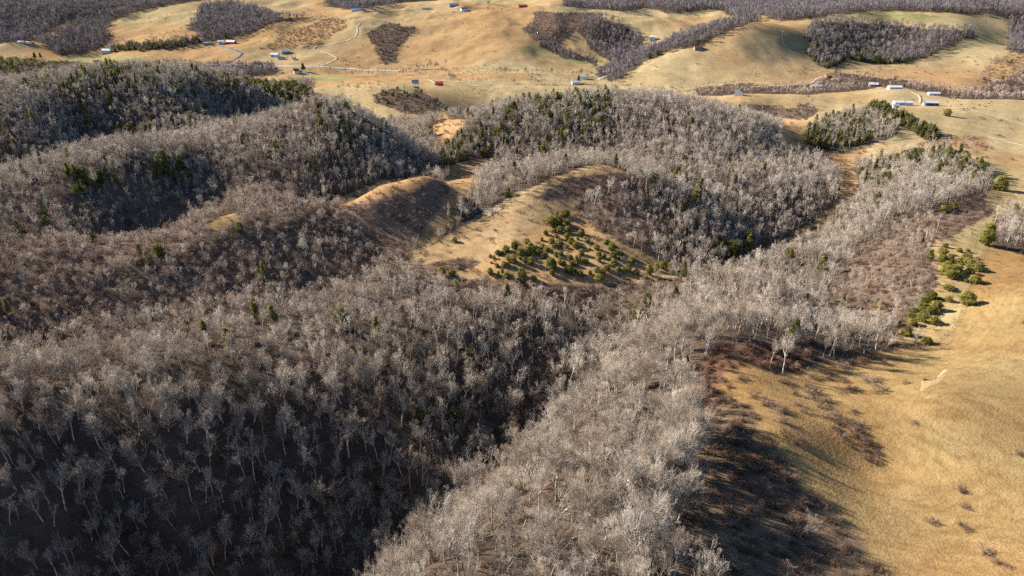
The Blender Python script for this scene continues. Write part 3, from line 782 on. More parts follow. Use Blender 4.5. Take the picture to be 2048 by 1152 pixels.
def road(name, pix, width, mat, lift=.30, y_min=0, clear=True):
    c = resample([at(px, py, y_min)[:2] for px, py in pix], 5.0)
    t = np.gradient(c, axis=0); t /= np.maximum(np.linalg.norm(t, axis=1, keepdims=True), 1e-6)
    nrm = np.stack([-t[:, 1], t[:, 0]], 1)
    wid = width / 2 * (1 + .18 * np.sin(np.arange(len(c)) * .9))
    V_, F_ = [], []
    for off, dz in ((-1.25, -.8), (-1, lift), (0, lift + .06), (1, lift), (1.25, -.8)):
        q = c + nrm * (off * wid)[:, None]
        V_.append(np.stack([q[:, 0], q[:, 1], ground(q[:, 0], q[:, 1]) + dz], 1))
    n_ = len(c)
    for k in range(4):
        a = np.arange(n_ - 1) + k * n_
        F_.append(np.stack([a, a + 1, a + 1 + n_, a + n_], 1))
    o = link(name, mesh_from(name, np.concatenate(V_), np.concatenate(F_)[:, ::-1].copy(), [mat]))
    tag(o, kind='structure')
    if clear:
        for q in c[::2]:
            CLEAR.append((q[0], q[1], width * .5 + 5))
    return o
road('valley_road', [(330,138),(380,131),(440,129),(500,131),(560,133),(620,133),(660,135),(700,137),(760,140),(800,142)], 9, M_ASPHALT, y_min=1200)
road('farm_track', [(636,133),(652,129),(668,122),(675,116),(664,109),(640,102),(626,98),(634,92),(670,87),(700,80),(713,72),(716,62),(714,53),(722,46)], 4.5, M_GRAVEL, y_min=1200)
road('clay_bank', [(667,111),(655,106),(640,101),(630,98)], 7, M_CLAY, y_min=1200, lift=.22)
road('tarred_drive', [(450,128),(468,119),(480,112),(484,106),(474,102),(455,96),(436,91)], 8, M_TAR, y_min=1200)
road('house_drive', [(1505,174),(1560,172),(1615,169),(1626,165),(1636,157),(1648,154)], 5, M_GRAVEL, y_min=1050)
road('gap_road', [(1196,160),(1208,154),(1222,149),(1240,141)], 7, M_ASPHALT, y_min=1200)
road('hill_road', [(1296,88),(1312,85),(1330,82),(1345,80)], 8, M_ASPHALT, y_min=1300)
road('barn_track', [(1824,184),(1838,190),(1842,198),(1840,207)], 3.6, M_GRAVEL, y_min=880)
road('pasture_track', [(1880,212),(1930,218),(1990,232),(2060,252)], 2.4, M_GRAVEL, y_min=700, lift=.12)
road('field_track', [(1975,272),(2010,280),(2048,290),(2100,305)], 2.6, M_GRAVEL, y_min=560, lift=.12)
road('valley_lane', [(858,160),(880,168),(930,171),(985,172)], 5, M_GRAVEL, y_min=1050)
road('ridge_drive', [(712,24),(770,22),(830,20),(900,22),(940,24)], 6, M_GRAVEL, y_min=1700)
road('highland_road', [(1575,2),(1582,8),(1590,16)], 16, M_ASPHALT, y_min=1900)

# ------------------------------------------------------------------ houses, barns and sheds
M_WHITE = plain('white_siding', (.74, .74, .72), .7, .3, .05, .6)
M_CREAM = plain('cream_siding', (.66, .62, .52), .7, .3, .06, .6)
M_REDWALL = plain('red_barn_boards', (.42, .035, .03), .8, .2, .15, .8)
M_BLUEWALL = plain('dark_blue_siding', (.035, .055, .12), .7, .3, .1, .8)
M_GREYWALL = plain('weathered_boards', (.23, .22, .21), .9, .1, .2, .8)
M_BRICK = plain('brown_brick', (.26, .13, .09), .9, .1, .15, 2)
R_WHITE = plain('white_metal_roof', (.66, .67, .68), .45, .5, .04, .4)
R_GREY = plain('grey_shingle_roof', (.30, .31, .33), .85, .2, .12, 1)
R_TIN = plain('galvanised_tin_roof', (.46, .49, .54), .45, .5, .12, .5)
R_DARK = plain('dark_shingle_roof', (.075, .08, .10), .85, .2, .12, 1)
R_RED = plain('red_metal_roof', (.58, .03, .04), .55, .4, .08, .5)
R_MAROON = plain('rusty_roof', (.24, .075, .06), .8, .2, .2, .8)
R_ORANGE = plain('orange_roof', (.62, .34, .05), .7, .3, .08, .5)
R_TEAL = plain('teal_metal_roof', (.20, .31, .28), .55, .4, .08, .5)
R_BLUE = plain('blue_metal_roof', (.05, .13, .26), .55, .4, .08, .5)
M_GLASS = plain('window_glass', (.03, .035, .045), .15, .6, .02)
M_DOOR = plain('painted_door', (.16, .10, .07), .6, .3, .1)
M_TRIM = plain('white_trim', (.8, .8, .78), .6, .3, .03)

def prism(profile, x0, x1):
    """closed profile in (y, z) pushed along x"""
    k = len(profile)
    V_ = [(x0, y, z) for y, z in profile] + [(x1, y, z) for y, z in profile]
    F_ = [tuple(range(k))[::-1], tuple(range(k, 2 * k))] + [(i, (i + 1) % k, k + (i + 1) % k, k + i) for i in range(k)]
    return V_, F_
def pmesh(name, shapes, mat):
    V_, F_ = [], []
    for v, f in shapes:
        F_ += [tuple(i + len(V_) for i in q) for q in f]; V_ += v
    me = bpy.data.meshes.new(name); me.from_pydata(V_, [], F_); me.materials.append(mat)
    me.validate()
    return me
def box(x0, x1, y0, y1, z0, z1):
    return prism([(y0, z0), (y1, z0), (y1, z1), (y0, z1)], x0, x1)
def empty(name, loc, rz=0):
    e = bpy.data.objects.new(name, None); e.empty_display_size = 1
    COL.objects.link(e); e.location = loc; e.rotation_euler = (0, 0, rz)
    return e
def gable(root, L, W, h, rh, wall, roof, x=0, y=0, over=.5, wall_name='wall', roof_name='roof'):
    p = [(y - W / 2, -1.6), (y + W / 2, -1.6), (y + W / 2, h), (y, h + rh), (y - W / 2, h)]
    w = link(wall_name, pmesh(wall_name, [prism(p, x - L / 2, x + L / 2)], wall), root)
    s = rh / (W / 2)
    o, t = over, .22
    rp = [(y - W / 2 - o, h - o * s + .02), (y, h + rh + .02), (y + W / 2 + o, h - o * s + .02), (y + W / 2 + o, h - o * s + t), (y, h + rh + t + .05), (y - W / 2 - o, h - o * s + t)]
    r = link(roof_name, pmesh(roof_name, [prism(rp, x - L / 2 - o, x + L / 2 + o)], roof), root)
    return w, r
def opening(root, name, x, z, w, h, mat, y, proud=.06, frame=True):
    o = link(name, pmesh(name, [box(x - w / 2, x + w / 2, y - proud, y + .3, z, z + h)], mat), root)
    if frame:
        f = .12
        link('frame', pmesh('frame', [box(x - w / 2 - f, x + w / 2 + f, y - proud - .03, y + .3, z + h, z + h + f), box(x - w / 2 - f, x + w / 2 + f, y - proud - .03, y + .3, z - f, z),
                                      box(x - w / 2 - f, x - w / 2, y - proud - .03, y + .3, z + .002, z + h - .002), box(x + w / 2, x + w / 2 + f, y - proud - .03, y + .3, z + .002, z + h - .002)], M_TRIM), o)
    return o
def building(name, px, py, L, W, h, rh, wall, roof, turn, label, category, doors=(), windows=(), big=(), y_min=900, chimney=False, group=None):
    X, Y, Z = at(px, py, y_min)
    root = empty(name, (X, Y + W / 2, float(ground(X, Y + W / 2)) ), R(turn))
    tag(root, label, category, group)
    w, r = gable(root, L, W, h, rh, wall, roof)
    for x in doors:
        d = opening(root, 'door', x, 0, 1.1, 2.1, M_DOOR, -W / 2)
    for x, z in windows:
        opening(root, 'window', x, z, 1.1, 1.4, M_GLASS, -W / 2)
    for x, bw, bh in big:
        opening(root, 'barn_door', x, 0, bw, bh, M_DOOR, -W / 2, frame=False)
    if chimney:
        link('chimney', pmesh('chimney', [box(L * .22, L * .22 + .9, -.45, .45, h + rh * .3, h + rh + 1.1)], M_BRICK), r)
    CLEAR.append((X, Y + W / 2, max(L, W) * .75 + 5))
    CLEAR.append((X, Y - 8, max(L, W) * .5 + 4))
    return root
W3 = lambda L: [(-L * .33, 1.0), (0.12 * L, 1.0), (L * .36, 1.0)]
# the white church with its steeple
X, Y, Z = at(213, 107, 1500)
ch = empty('church', (X, Y + 5, float(ground(X, Y + 5))), R(-8))
tag(ch, 'white church with pale grey roof and tall thin steeple below the dark wooded mountain', 'church')
gable(ch, 23, 10, 5.2, 3.4, M_WHITE, R_TIN)
for k in range(6):
    opening(ch, 'window', -9 + k * 3.5, 1.3, 1.2, 2.6, M_GLASS, -5)
opening(ch, 'door', 10.2, 0, 1.3, 2.4, M_DOOR, -5)
tw = link('tower', pmesh('tower', [box(7.9, 11.5, -1.8, 1.8, 7.2, 13)], M_WHITE), ch)
sv, sf = [(7.6, -2.1, 13.05), (11.8, -2.1, 13.05), (11.8, 2.1, 13.05), (7.6, 2.1, 13.05), (9.7, 0, 27)], [(3, 2, 1, 0), (0, 1, 4), (1, 2, 4), (2, 3, 4), (3, 0, 4)]
link('steeple', pmesh('steeple', [(sv, sf)], R_WHITE), tw)
CLEAR += [(X, Y + 5, 24), (X, Y - 12, 22)]

B = building
B('farmhouse', 192, 128, 12, 9, 4, 3.2, M_WHITE, R_RED, 12, 'small white farmhouse with red roof in the field below the church', 'house', [1], W3(12), y_min=1200, chimney=True)
B('cottage', 336, 131, 11, 9, 4.4, 3, M_WHITE, R_GREY, -14, 'white cottage with grey roof at the foot of the rounded pasture beside the valley road', 'house', [1], W3(11), y_min=1200, chimney=True)
B('mobile_home', 41, 86, 13, 5, 3, 1.0, M_WHITE, R_WHITE, 5, 'left one of two white trailers at the top edge of the far left field', 'house', [0], W3(13), y_min=1400)
B('mobile_home', 52, 87, 14, 5, 3, 1.0, M_WHITE, R_TIN, -6, 'right one of two trailers, tin roofed, at the top edge of the far left field', 'house', [0], W3(14), y_min=1400)
B('shed', 65, 88, 5, 4, 2.4, 1.2, M_GREYWALL, R_DARK, 8, 'small dark shed right of the two white trailers on the far left field', 'shed', [0], (), y_min=1400)
B('machine_shed', 441, 88, 14, 10, 4.5, 2.6, M_WHITE, R_WHITE, 8, 'white machine shed left of the red walled barn above the rounded pasture', 'shed', (), (), [(0, 4, 3.6)], y_min=1400)
B('barn', 461, 88, 22, 12, 4.5, 3.4, M_REDWALL, R_WHITE, -10, 'red walled barn with white roof above the rounded pasture', 'barn', (), (), [(4, 4, 3.6)], y_min=1400)
B('low_house', 413, 89, 18, 7, 2.8, 1.6, M_GREYWALL, R_TIN, 4, 'low grey house under the trees left of the white machine shed', 'house', [2], W3(18), y_min=1400)
B('barn', 549, 114, 18, 10, 5, 2.8, M_WHITE, R_WHITE, -10, 'all white barn with rounded looking roof beside the grey barn', 'barn', (), (), [(-4, 4, 3.6)], y_min=1300)
B('barn', 571, 108, 17, 10, 4.5, 3, M_GREYWALL, R_TIN, 12, 'weathered grey tin roofed barn behind the all white barn', 'barn', (), (), [(5, 4, 3.4)], y_min=1300)
B('ranch_house', 563, 120, 16, 8, 2.8, 2.0, M_WHITE, R_DARK, 3, 'low white ranch house with dark roof by the valley road', 'house', [1], W3(16), y_min=1300)
B('shed', 588, 120, 7, 6, 2.8, 1.6, M_WHITE, R_TEAL, 14, 'little shed with teal roof right of the low ranch house', 'shed', [0], (), y_min=1300)
f = B('farmhouse', 592, 148, 10, 9, 6, 3.6, M_WHITE, R_RED, 22, 'tall white farmhouse with bright red roof beside a lone dark spruce', 'house', [1], [(-3, .9), (2.8, .9), (-3, 3.8), (0, 3.8), (2.8, 3.8)], y_min=1200, chimney=True)
gable(f, 6, 6, 3, 2, M_WHITE, R_RED, 9, 1, wall_name='annex_wall', roof_name='annex_roof')
B('shed', 606, 148, 6, 5, 2.6, 1.4, M_WHITE, R_WHITE, 10, 'small white shed right of the red roofed tall farmhouse', 'shed', [0], (), y_min=1200)
B('big_house', 712, 22, 26, 12, 6, 4.2, M_WHITE, R_BLUE, 5, 'large white house with steel blue roof on the skyline ridge at far left centre', 'house', [1], [(-9, 1), (-5, 1), (5, 1), (9, 1), (-9, 3.8), (9, 3.8)], y_min=1700, chimney=True)
B('ranch_house', 853, 19, 26, 10, 3.2, 2.4, M_CREAM, R_GREY, 2, 'cream ranch house with grey roof on the far ridge drive', 'house', [1], W3(26), y_min=1700)
B('barn', 908, 14, 24, 14, 5, 4, M_GREYWALL, R_BLUE, -8, 'grey barn with long dark blue roof high on the far ridge', 'barn', (), (), [(0, 4, 4)], y_min=1700)
B('house', 928, 22, 18, 11, 4, 3.4, M_WHITE, R_BLUE, 16, 'white gabled house with blue roof right below the blue roofed barn', 'house', [1], W3(18), y_min=1700)
B('barn', 1046, 15, 24, 11, 4, 3, M_REDWALL, R_MAROON, 3, 'long dark red barn on the far crest right of the hedge line', 'barn', (), (), [(0, 4, 3.4)], y_min=1700)
B('farmhouse', 830, 168, 11, 8, 3.2, 3.2, M_WHITE, R_TEAL, 6, 'white farmhouse with steep teal roof on the valley floor', 'house', [1], W3(13), y_min=1050, chimney=True)
B('shed', 832, 176, 9, 5, 2.2, 1.2, M_GREYWALL, R_TEAL, 4, 'low teal roofed shed in front of the white farmhouse on the valley floor', 'shed', [1], (), y_min=1000)
B('barn', 878, 171, 13, 9, 3.6, 2.8, M_REDWALL, R_RED, 2, 'bright red barn on the valley floor', 'barn', (), (), [(0, 4, 3.4)], y_min=1050)
B('house', 1168, 159, 12, 10, 5, 3.6, M_WHITE, R_GREY, -18, 'white two storey house with grey roof under trees by the gap road', 'house', [1], [(-3.4, 1), (3, 1), (-3.4, 3.2), (3, 3.2)], y_min=1050, chimney=True)
B('house', 1151, 169, 14, 9, 3.4, 2.2, M_WHITE, R_WHITE, 8, 'low white house with white roof left of a dark conifer in the gap', 'house', [1], W3(14), y_min=1000)
B('shed', 1203, 138, 8, 6, 3, 2, M_GREYWALL, R_DARK, 10, 'small dark shed at the foot of the wooded gully', 'shed', [0], (), y_min=1200)
B('house', 1306, 81, 13, 11, 6.2, 3.6, M_CREAM, R_WHITE, -12, 'pale two storey house at the wood edge beside the hill road', 'house', [1], [(-4, 1), (3.4, 1), (-4, 4), (0, 4), (3.4, 4)], y_min=1300, chimney=True)
B('barn', 1397, 100, 16, 9, 3.4, 2.8, M_GREYWALL, R_MAROON, 5, 'dark barn with rusty roof alone on the great domed pasture', 'barn', (), (), [(-3, 3.4, 3)], y_min=1100)
b = B('barn', 1481, 192, 9, 12, 5.2, 3.8, M_WHITE, R_GREY, 62, 'white gabled barn with dark lean-to on the right pasture beside bare trees', 'barn', (), (), [(0, 3, 3)], y_min=820)
gable(b, 6, 6, 2.6, 1.0, M_GREYWALL, R_DARK, 6.6, -1, wall_name='lean_to_wall', roof_name='lean_to_roof')
B('house', 1658, 156, 11, 9, 3.2, 3.2, M_BRICK, R_ORANGE, 4, 'house with vivid orange roof at the end of the pale drive', 'house', [1], W3(11), y_min=1100)
B('long_shed', 1634, 176, 18, 9, 3.4, 2.0, M_GREYWALL, R_TIN, 4, 'long grey tin roofed shed below the orange roofed house', 'shed', (), (), [(4, 4, 3)], y_min=1000)
B('house', 1749, 173, 14, 10, 3.0, 2.8, M_GREYWALL, R_TIN, -20, 'grey house with light roof half hidden in the creek trees', 'house', [1], W3(14), y_min=980)
B('ranch_house', 1792, 178, 20, 9, 3.2, 2.0, M_WHITE, R_WHITE, -3, 'long white ranch house on the pasture crest before the creek trees', 'house', [1], [(-7, 1), (-3, 1), (4, 1), (8, 1)], y_min=950)
B('mobile_home', 1869, 191, 16, 6, 3.2, 1.4, M_WHITE, R_WHITE, -6, 'long white trailer by the creek trees at the right', 'house', [1], W3(16), y_min=900)
b = B('poultry_house', 1799, 210, 13, 8, 3.6, 1.8, M_WHITE, R_WHITE, -2, 'long white building of two joined halls on the right pasture', 'farm building', [1], W3(13), y_min=800)
gable(b, 11.6, 7.4, 3.3, 1.6, M_WHITE, R_WHITE, 12.4, -.1, wall_name='annex_wall', roof_name='annex_roof')
B('shed', 1792, 215, 8, 5, 2.6, 1.4, M_WHITE, R_TIN, 4, 'small pale shed in front of the long white joined halls', 'shed', [1], (), y_min=780)
B('barn', 1866, 212, 16, 10, 4.4, 2.2, M_BLUEWALL, R_TIN, -12, 'barn with dark blue wall and tin roof on the right pasture', 'barn', (), (), [(3, 4, 3.4)], y_min=800)
B('shed', 1853, 211, 5, 5, 2.6, 1.2, M_WHITE, R_WHITE, 6, 'tiny white shed left of the dark blue barn', 'shed', [0], (), y_min=800)

# ------------------------------------------------------------------ single trees, cedars and bushes
def plant(name, trunk, crown, loc, rz, scale, label, category, group):
    e = empty(name, loc, rz); e.scale = scale
    e.rotation_euler = (RNG.normal(0, .05), RNG.normal(0, .05), rz)
    tag(e, label, category, group)
    t = link('trunk', trunk, e); c = link('crown', crown, e)
    return e
def cedar_at(px, py, w, h, label, group, y_min=0, pine=False, name='red_cedar', category='cedar tree'):
    """w and h as seen, in pixels of the photograph"""
    X, Y, Z = at(px, py, y_min)
    mpp = math.hypot(Y, Z - CAM_Z) / FPX * .93
    k = RNG.integers(0, 2 if pine else 4)
    tr, cr, H, W = (PINE_PARTS if pine else CEDAR_PARTS)[k]
    sw = w * mpp / W; sh = h * mpp / H * 1.05
    return plant(name, tr, cr, (X, Y, Z), RNG.uniform(0, 6.28), (sw, sw, sh), label, category, group)
Z8 = [(785,150,40,40),(875,165,90,70),(715,250,110,90),(800,250,90,100),(740,275,50,45),(830,250,40,60),(855,225,40,40),(895,255,70,60),(895,335,70,75),(672,355,50,50),(760,330,50,40),
 (815,325,60,60),(885,410,60,80),(630,415,40,40),(780,390,40,50),(735,445,70,70),(805,400,30,35),(830,445,40,35),(935,455,70,75),(975,490,75,65),(1000,405,30,30),(1075,395,40,25),(1095,435,60,40),
 (765,490,65,45),(815,480,40,30),(885,490,40,35),(480,455,60,70),(515,500,70,70),(485,540,80,70),(550,525,60,60),(640,490,60,50),(680,525,60,50),(355,500,80,80),(270,530,80,70),(185,560,60,55),
 (225,555,50,40),(410,565,70,85),(460,565,40,40),(500,565,50,40),(590,560,60,60),(650,585,60,50),(105,590,40,40),(140,605,35,45),(295,620,70,60),(345,640,70,90),(240,685,60,65),(285,675,50,50),
 (405,605,40,30),(455,640,45,60),(515,655,80,75),(172,685,45,40),(115,650,30,25),(775,580,50,60),(825,565,60,50),(720,700,110,120),(760,690,60,60),(810,660,50,80),(860,665,55,45),(925,610,60,55),
 (985,640,45,80),(940,670,50,50),(985,675,40,40),(1025,620,40,60),(1060,645,45,65),(1100,655,40,60),(1035,560,60,65),(1215,580,60,55),(1215,630,55,60),(1275,590,40,50),(1350,515,90,80),(1365,585,80,60),
 (1400,555,50,40),(1190,505,70,55),(1290,450,60,45),(1120,510,40,20),(1040,355,60,70),(1325,615,40,35),(1370,655,75,50),(1455,565,30,35),(1425,610,25,35),(1550,645,80,70),(1520,735,75,90),(1460,740,65,55),
 (1410,725,60,45),(1600,765,75,60),(1730,765,70,110),(1810,720,70,80),(1880,710,80,90),(1960,695,80,60),(1300,715,75,60),(1260,755,60,70),(1200,740,65,60),(1125,765,40,50),(1020,765,80,55),(970,740,40,45),
 (905,745,95,75),(1215,815,100,65),(735,765,60,60),(430,780,80,95),(270,800,70,70),(225,750,40,60),(190,770,35,50),(105,765,65,75),(550,820,60,60),(940,775,25,25)]
FIELD_CEDARS = 'cedars scattered over the open hillside'
for zx, zy, w, h in Z8:
    col_ = 'far left' if zx < 250 else 'left' if zx < 560 else 'centre' if zx < 900 else 'right of centre' if zx < 1150 else 'right' if zx < 1480 else 'far right'
    row_ = 'topmost clump' if zy < 345 and zx > 640 else 'upper row' if zy < 500 else 'upper middle row' if zy < 600 else 'lower middle row' if zy < 695 else 'lowest row'
    part = f'in the {row_} of the cedar field, {col_}'
    size = 'large' if w >= 80 else 'small' if w <= 42 else 'middling'
    cedar_at(960 + zx / 5.12, 400 + zy / 5.12, w / 5.12 * .96, h / 5.12, f'{size} round cedar {part}', FIELD_CEDARS)
Z6 = [(1545,745,50,40),(1560,705,30,25),(1540,790,46,46),(1580,790,50,50),(1570,830,50,50),(1600,860,70,60),(1560,858,50,44),(1590,880,60,50),(1625,880,50,45),(1635,850,40,60),(1640,800,40,40),(1640,730,30,25),
 (1690,730,25,20),(1670,770,35,35),(1690,810,50,50),(1710,825,50,50),(1700,855,50,35),(1750,840,50,45),(1730,905,55,45),(1760,805,25,20),(1745,775,20,15),(1680,905,25,20),(1700,760,25,25),
 (1580,945,60,25),(1580,1015,40,35),(1530,1005,20,15),(1480,1000,55,45),(1440,1030,60,50),(1430,1065,60,45),(1500,1065,60,60),(1475,1085,50,40),(1380,1110,70,60),(1430,1130,70,60),(1490,1145,60,50),
 (1370,1150,50,40),(1605,490,45,45),(1550,500,50,40),(1470,780,30,70),(1190,1060,45,50)]
for zx, zy, w, h in Z6:
    if zy < 600:
        part = 'at the wood edge above the right hand clearing'
    elif zy < 930 and zx > 1655:
        part = 'in the right hand strip of the cedar clump by the fence'
    elif zy < 930:
        part = 'in the left hand dense part of the cedar clump by the fence'
    else:
        part = 'in the lower cedar group where the fence meets the golden field'
    size = 'large' if w >= 60 else 'small' if w <= 30 else 'middling'
    cedar_at(1348 + zx / 2.88, 250 + zy / 2.88, w / 2.88 * 1.1, h / 2.88, f'{size} bushy cedar {part}', 'cedars along the fence on the right')
for px, py, w, h, lab in [(1933, 608, 31, 26, 'broad lone cedar standing right on the fence line above the golden field'), (1969, 490, 25, 46, 'tall dark cedar at the fence corner beside the small wood on the right edge'),
                          (1997, 380, 26, 30, 'single dark cedar at the upper end of the fence on the pale hilltop'), (1954, 349, 18, 32, 'slender dark cedar at the tip of the wooded shoulder'),
                          (884, 551, 15, 20, 'largest of the three cedars at the toe of the grass spur'), (905, 551, 14, 13, 'right one of the three cedars at the toe of the grass spur'),
                          (836, 558, 14, 14, 'left one of the three cedars at the toe of the grass spur'), (910, 484, 11, 11, 'lone small cedar on the pale grass spur'),
                          (1853, 687, 21, 14, 'low cedar at the lower end of the cedar group, alone on golden grass'), (1790, 652, 18, 18, 'rounded cedar at the mouth of the scrub gully'),
                          (1812, 670, 20, 18, 'dark cedar beside the bare grey thicket at the gully mouth'), (1757, 646, 15, 15, 'small cedar among bare brush left of the gully mouth'),
                          (480, 462, 16, 20, 'dark cedar beside the small yellow clearing on the scrub ridge'), (318, 510, 22, 24, 'dark cedar among brown tangled trees on the left scrub slope'),
                          (1660, 240, 10, 14, 'lone upright cedar on the pasture before the small wooded hill'), (1893, 232, 16, 14, 'round brown green cedar on the right pasture near the blue barn')]:
    cedar_at(px, py, w, h, lab, None, y_min=0 if py > 300 else 600)
for px, py, w, h, lab in [(1588, 680, 34, 48, 'tallest of the dark pines on the near face of the wooded knob'), (1672, 676, 26, 34, 'pine left of the pair at the right end of the wooded knob'),
                          (1698, 672, 24, 36, 'right hand pine of the pair at the end of the wooded knob'), (1368, 738, 25, 32, 'lone yellowish pine in the bare trees on the sunlit spur'),
                          (1388, 420, 20, 34, 'dark pine high on the wooded face right of the grass crest'), (1352, 375, 26, 40, 'clump forming pine at the top of the wooded face'),
                          (1434, 500, 22, 34, 'yellow green pine low on the wooded face by the draw'), (1129, 335, 16, 30, 'pine at the top of the pale bare trees left of the grass crest'),
                          (608, 143, 12, 16, 'lone dark spruce beside the red roofed tall farmhouse'), (1157, 166, 9, 15, 'dark conifer between the two white houses in the gap'),
                          (71, 119, 9, 13, 'left dark conifer at the foot of the far left field'), (83, 118, 7, 12, 'right slim conifer at the foot of the far left field'), (1191, 135, 6, 11, 'slim dark conifer beside the small dark shed')]:
    cedar_at(px, py, w, h, lab, None, pine=True, name='pine_tree', category='pine tree', y_min=0 if py > 300 else 1000)

def bush_at(px, py, w, h, label, group, mat=0):
    X, Y, Z = at(px, py)
    mpp = math.hypot(Y, Z - CAM_Z) / FPX
    o = link('bush', SHRUB_ME[RNG.integers(0, 3)] if mat == 0 else P_SHRUB_RED[RNG.integers(0, 2)].data, None, (X, Y, Z), (0, 0, RNG.uniform(0, 6.28)))
    s = w * mpp / 2.9
    o.scale = (s, s, max(.5, min(1.2, s * .8)))
    return tag(o, label, 'bush', group)
ORD = ['first', 'second', 'third', 'fourth', 'fifth', 'sixth', 'seventh', 'eighth', 'ninth', 'tenth', 'eleventh', 'twelfth', 'thirteenth', 'fourteenth', 'fifteenth', 'sixteenth', 'seventeenth', 'eighteenth', 'nineteenth', 'twentieth']
G_B = 'leafless bushes in the golden field'
for i_, (zx, zy, w) in enumerate(sorted([(700,285,60),(735,265,40),(640,312,50),(780,258,46),(830,244,44),(740,375,46),(860,382,50),(705,338,36),(590,325,52),(815,345,74)], key=lambda q: q[0])):
    bush_at(1348 + zx / 2.087, 600 + zy / 2.087, w / 2.087, 0, f'dark bush below the wood edge atop the golden field, {ORD[i_]} from the left', G_B)
for i_, (zx, zy, w) in enumerate(sorted([(570,395,50),(620,445,54),(690,575,60),(770,525,54),(800,592,56),(830,645,46),(560,360,40),(600,420,44),(650,490,40),(720,505,36),(745,470,36),(745,545,44),(780,555,40),(815,615,44),(845,680,34),(660,540,34),(480,350,44),(520,440,40),(545,470,36)], key=lambda q: q[1])):
    bush_at(1348 + zx / 2.087, 600 + zy / 2.087, w / 2.087, 0, f'dark bush in the crease of the golden field, {ORD[i_]} from the top', G_B)
for i_, (zx, zy, w) in enumerate(sorted([(400,445,60),(330,405,50),(460,465,46),(440,505,52),(470,560,52),(510,592,52),(515,708,28),(400,685,36),(380,430,50),(430,470,44)], key=lambda q: q[1])):
    bush_at(1348 + zx / 2.087, 600 + zy / 2.087, w / 2.087, 0, f'greyish bush between the field crease and the tree shadow, {ORD[i_]} from the top', G_B)
for zx, zy, w, lab in [(885,272,38,'round green tinged bush at the upper edge of the golden field'), (1000,512,26,'small lone bush right of the crease in the golden field'), (965,348,26,'small bush left of the bare sandy patch'),
                       (1210,867,34,'uppermost of the dark bushes low on the right of the golden field'), (1190,938,30,'left of two touching bushes low on the right of the golden field'), (1222,962,34,'right of two touching bushes low on the right of the golden field'),
                       (1300,1052,50,'largest dark bush near the lower right corner'), (1390,1112,30,'bush nearest the lower right corner of the golden field'), (1430,638,34,'bush at the right edge of the golden field'),
                       (275,332,46,'reddish bush on the bright pale tip of the golden field'), (228,365,34,'small reddish bush at the left rim of the pale grass tip')]:
    bush_at(1348 + zx / 2.087, 600 + zy / 2.087, w / 2.087, 0, lab, None, 1 if 'reddish' in lab else 0)

# bare sandy patch in the golden field
M_SAND = plain('bare_sand', (.315, .222, .115), 1.0, 0, .3, .9)
def patch(name, pix, mat):
    P2 = np.array([at(px, py)[:2] for px, py in pix]); c = P2.mean(0)
    rings = [c[None] + (P2 - c) * f for f in (.12, .4, .7, 1.0)]
    V_ = np.concatenate(rings); k = len(P2)
    z = ground(V_[:, 0], V_[:, 1]) + np.repeat([.07, .06, .05, -.05], k)
    F_ = np.concatenate([np.stack([np.arange(k) + r * k, np.arange(k) + (r + 1) * k, (np.arange(k) + 1) % k + (r + 1) * k, (np.arange(k) + 1) % k + r * k], 1) for r in range(3)])
    return tag(link(name, mesh_from(name, np.column_stack([V_, z]), F_, [mat], smooth=True)), kind='structure')
patch('bare_ground', [(1833,788),(1838,765),(1843,756),(1850,768),(1870,764),(1885,752),(1893,735),(1899,738),(1892,755),(1876,768),(1858,775),(1845,785)], M_SAND)
patch('bare_ground', [(1843,798),(1860,790),(1878,786),(1880,791),(1862,798)], M_SAND)
patch('bare_ground', [(1012,396),(1035,382),(1050,378),(1046,386),(1025,398)], M_SAND)

# ---- tall trees that stand out one by one in the photograph
def tree_at(px, py, k, scale, rz, label, pale=False, lean=(0, 0), group=None, y_min=0, wide=1.0):
    X, Y, Z = at(px, py, y_min)
    tr = NEAR_TRUNK[k]
    if pale:
        k = 4 if k % 2 == 0 else 2
        tr = PALE_TRUNK if k == 4 else PALE_TRUNK2
    e = plant('bare_tree', tr, NEAR_CROWN[k], (X, Y, Z), rz, (scale * wide, scale * wide, scale), label, 'tree', group)
    e.rotation_euler = (lean[0], lean[1], rz)
    SPECIAL.append((X, Y))
    return e
SPECIAL = []
tree_at(758, 1178, 5, 1.3, 1.0, 'round crowned sunlit bare tree at the bottom edge against black shade')
tree_at(842, 1175, 3, .82, 2.0, 'narrow bare tree at the bottom edge right of the round crowned one')
tree_at(1103, 1150, 2, 1.15, .4, 'bare tree with forking dark trunk at bottom centre above reddish leaf litter')
tree_at(1253, 1046, 4, 1.5, 2.6, 'large pale trunked spreading tree on the right flank of the sunlit spur', pale=True, wide=1.15)
tree_at(1292, 1175, 5, 1.35, 4.0, 'wide forked pale tree at the bottom edge beside the shaded brush', pale=True)
tree_at(1430, 1215, 2, 1.0, 5.0, 'bare treetop at the bottom edge on the shaded brush slope')
tree_at(958, 985, 2, 1.45, .2, 'vase shaped bare tree at the edge of the black ravine in mid foreground')
tree_at(862, 1035, 3, .9, 1.2, 'slim pale bare tree standing alone in the black ravine')
tree_at(1140, 765, 4, 1.5, 3.0, 'pale leaning tree with drooping limbs above the dark ravine', pale=True, lean=(0, -.12))
tree_at(1028, 745, 6, 1.15, 1.9, 'pale forked tree left of the leaning tree above the dark ravine', pale=True)
tree_at(472, 345, 2, .95, .8, 'white sycamore on the crest of the left wooded ridge', pale=True)
tree_at(1428, 455, 2, .95, 2.8, 'white sycamore low on the wooded face by the draw', pale=True)
tree_at(190, 375, 4, .95, 3.8, 'white limbed tree on the left ridge beside dark cedars', pale=True)
tree_at(2004, 490, 4, .85, 1.5, 'bare forked tree at the corner of the small wood on the right edge')
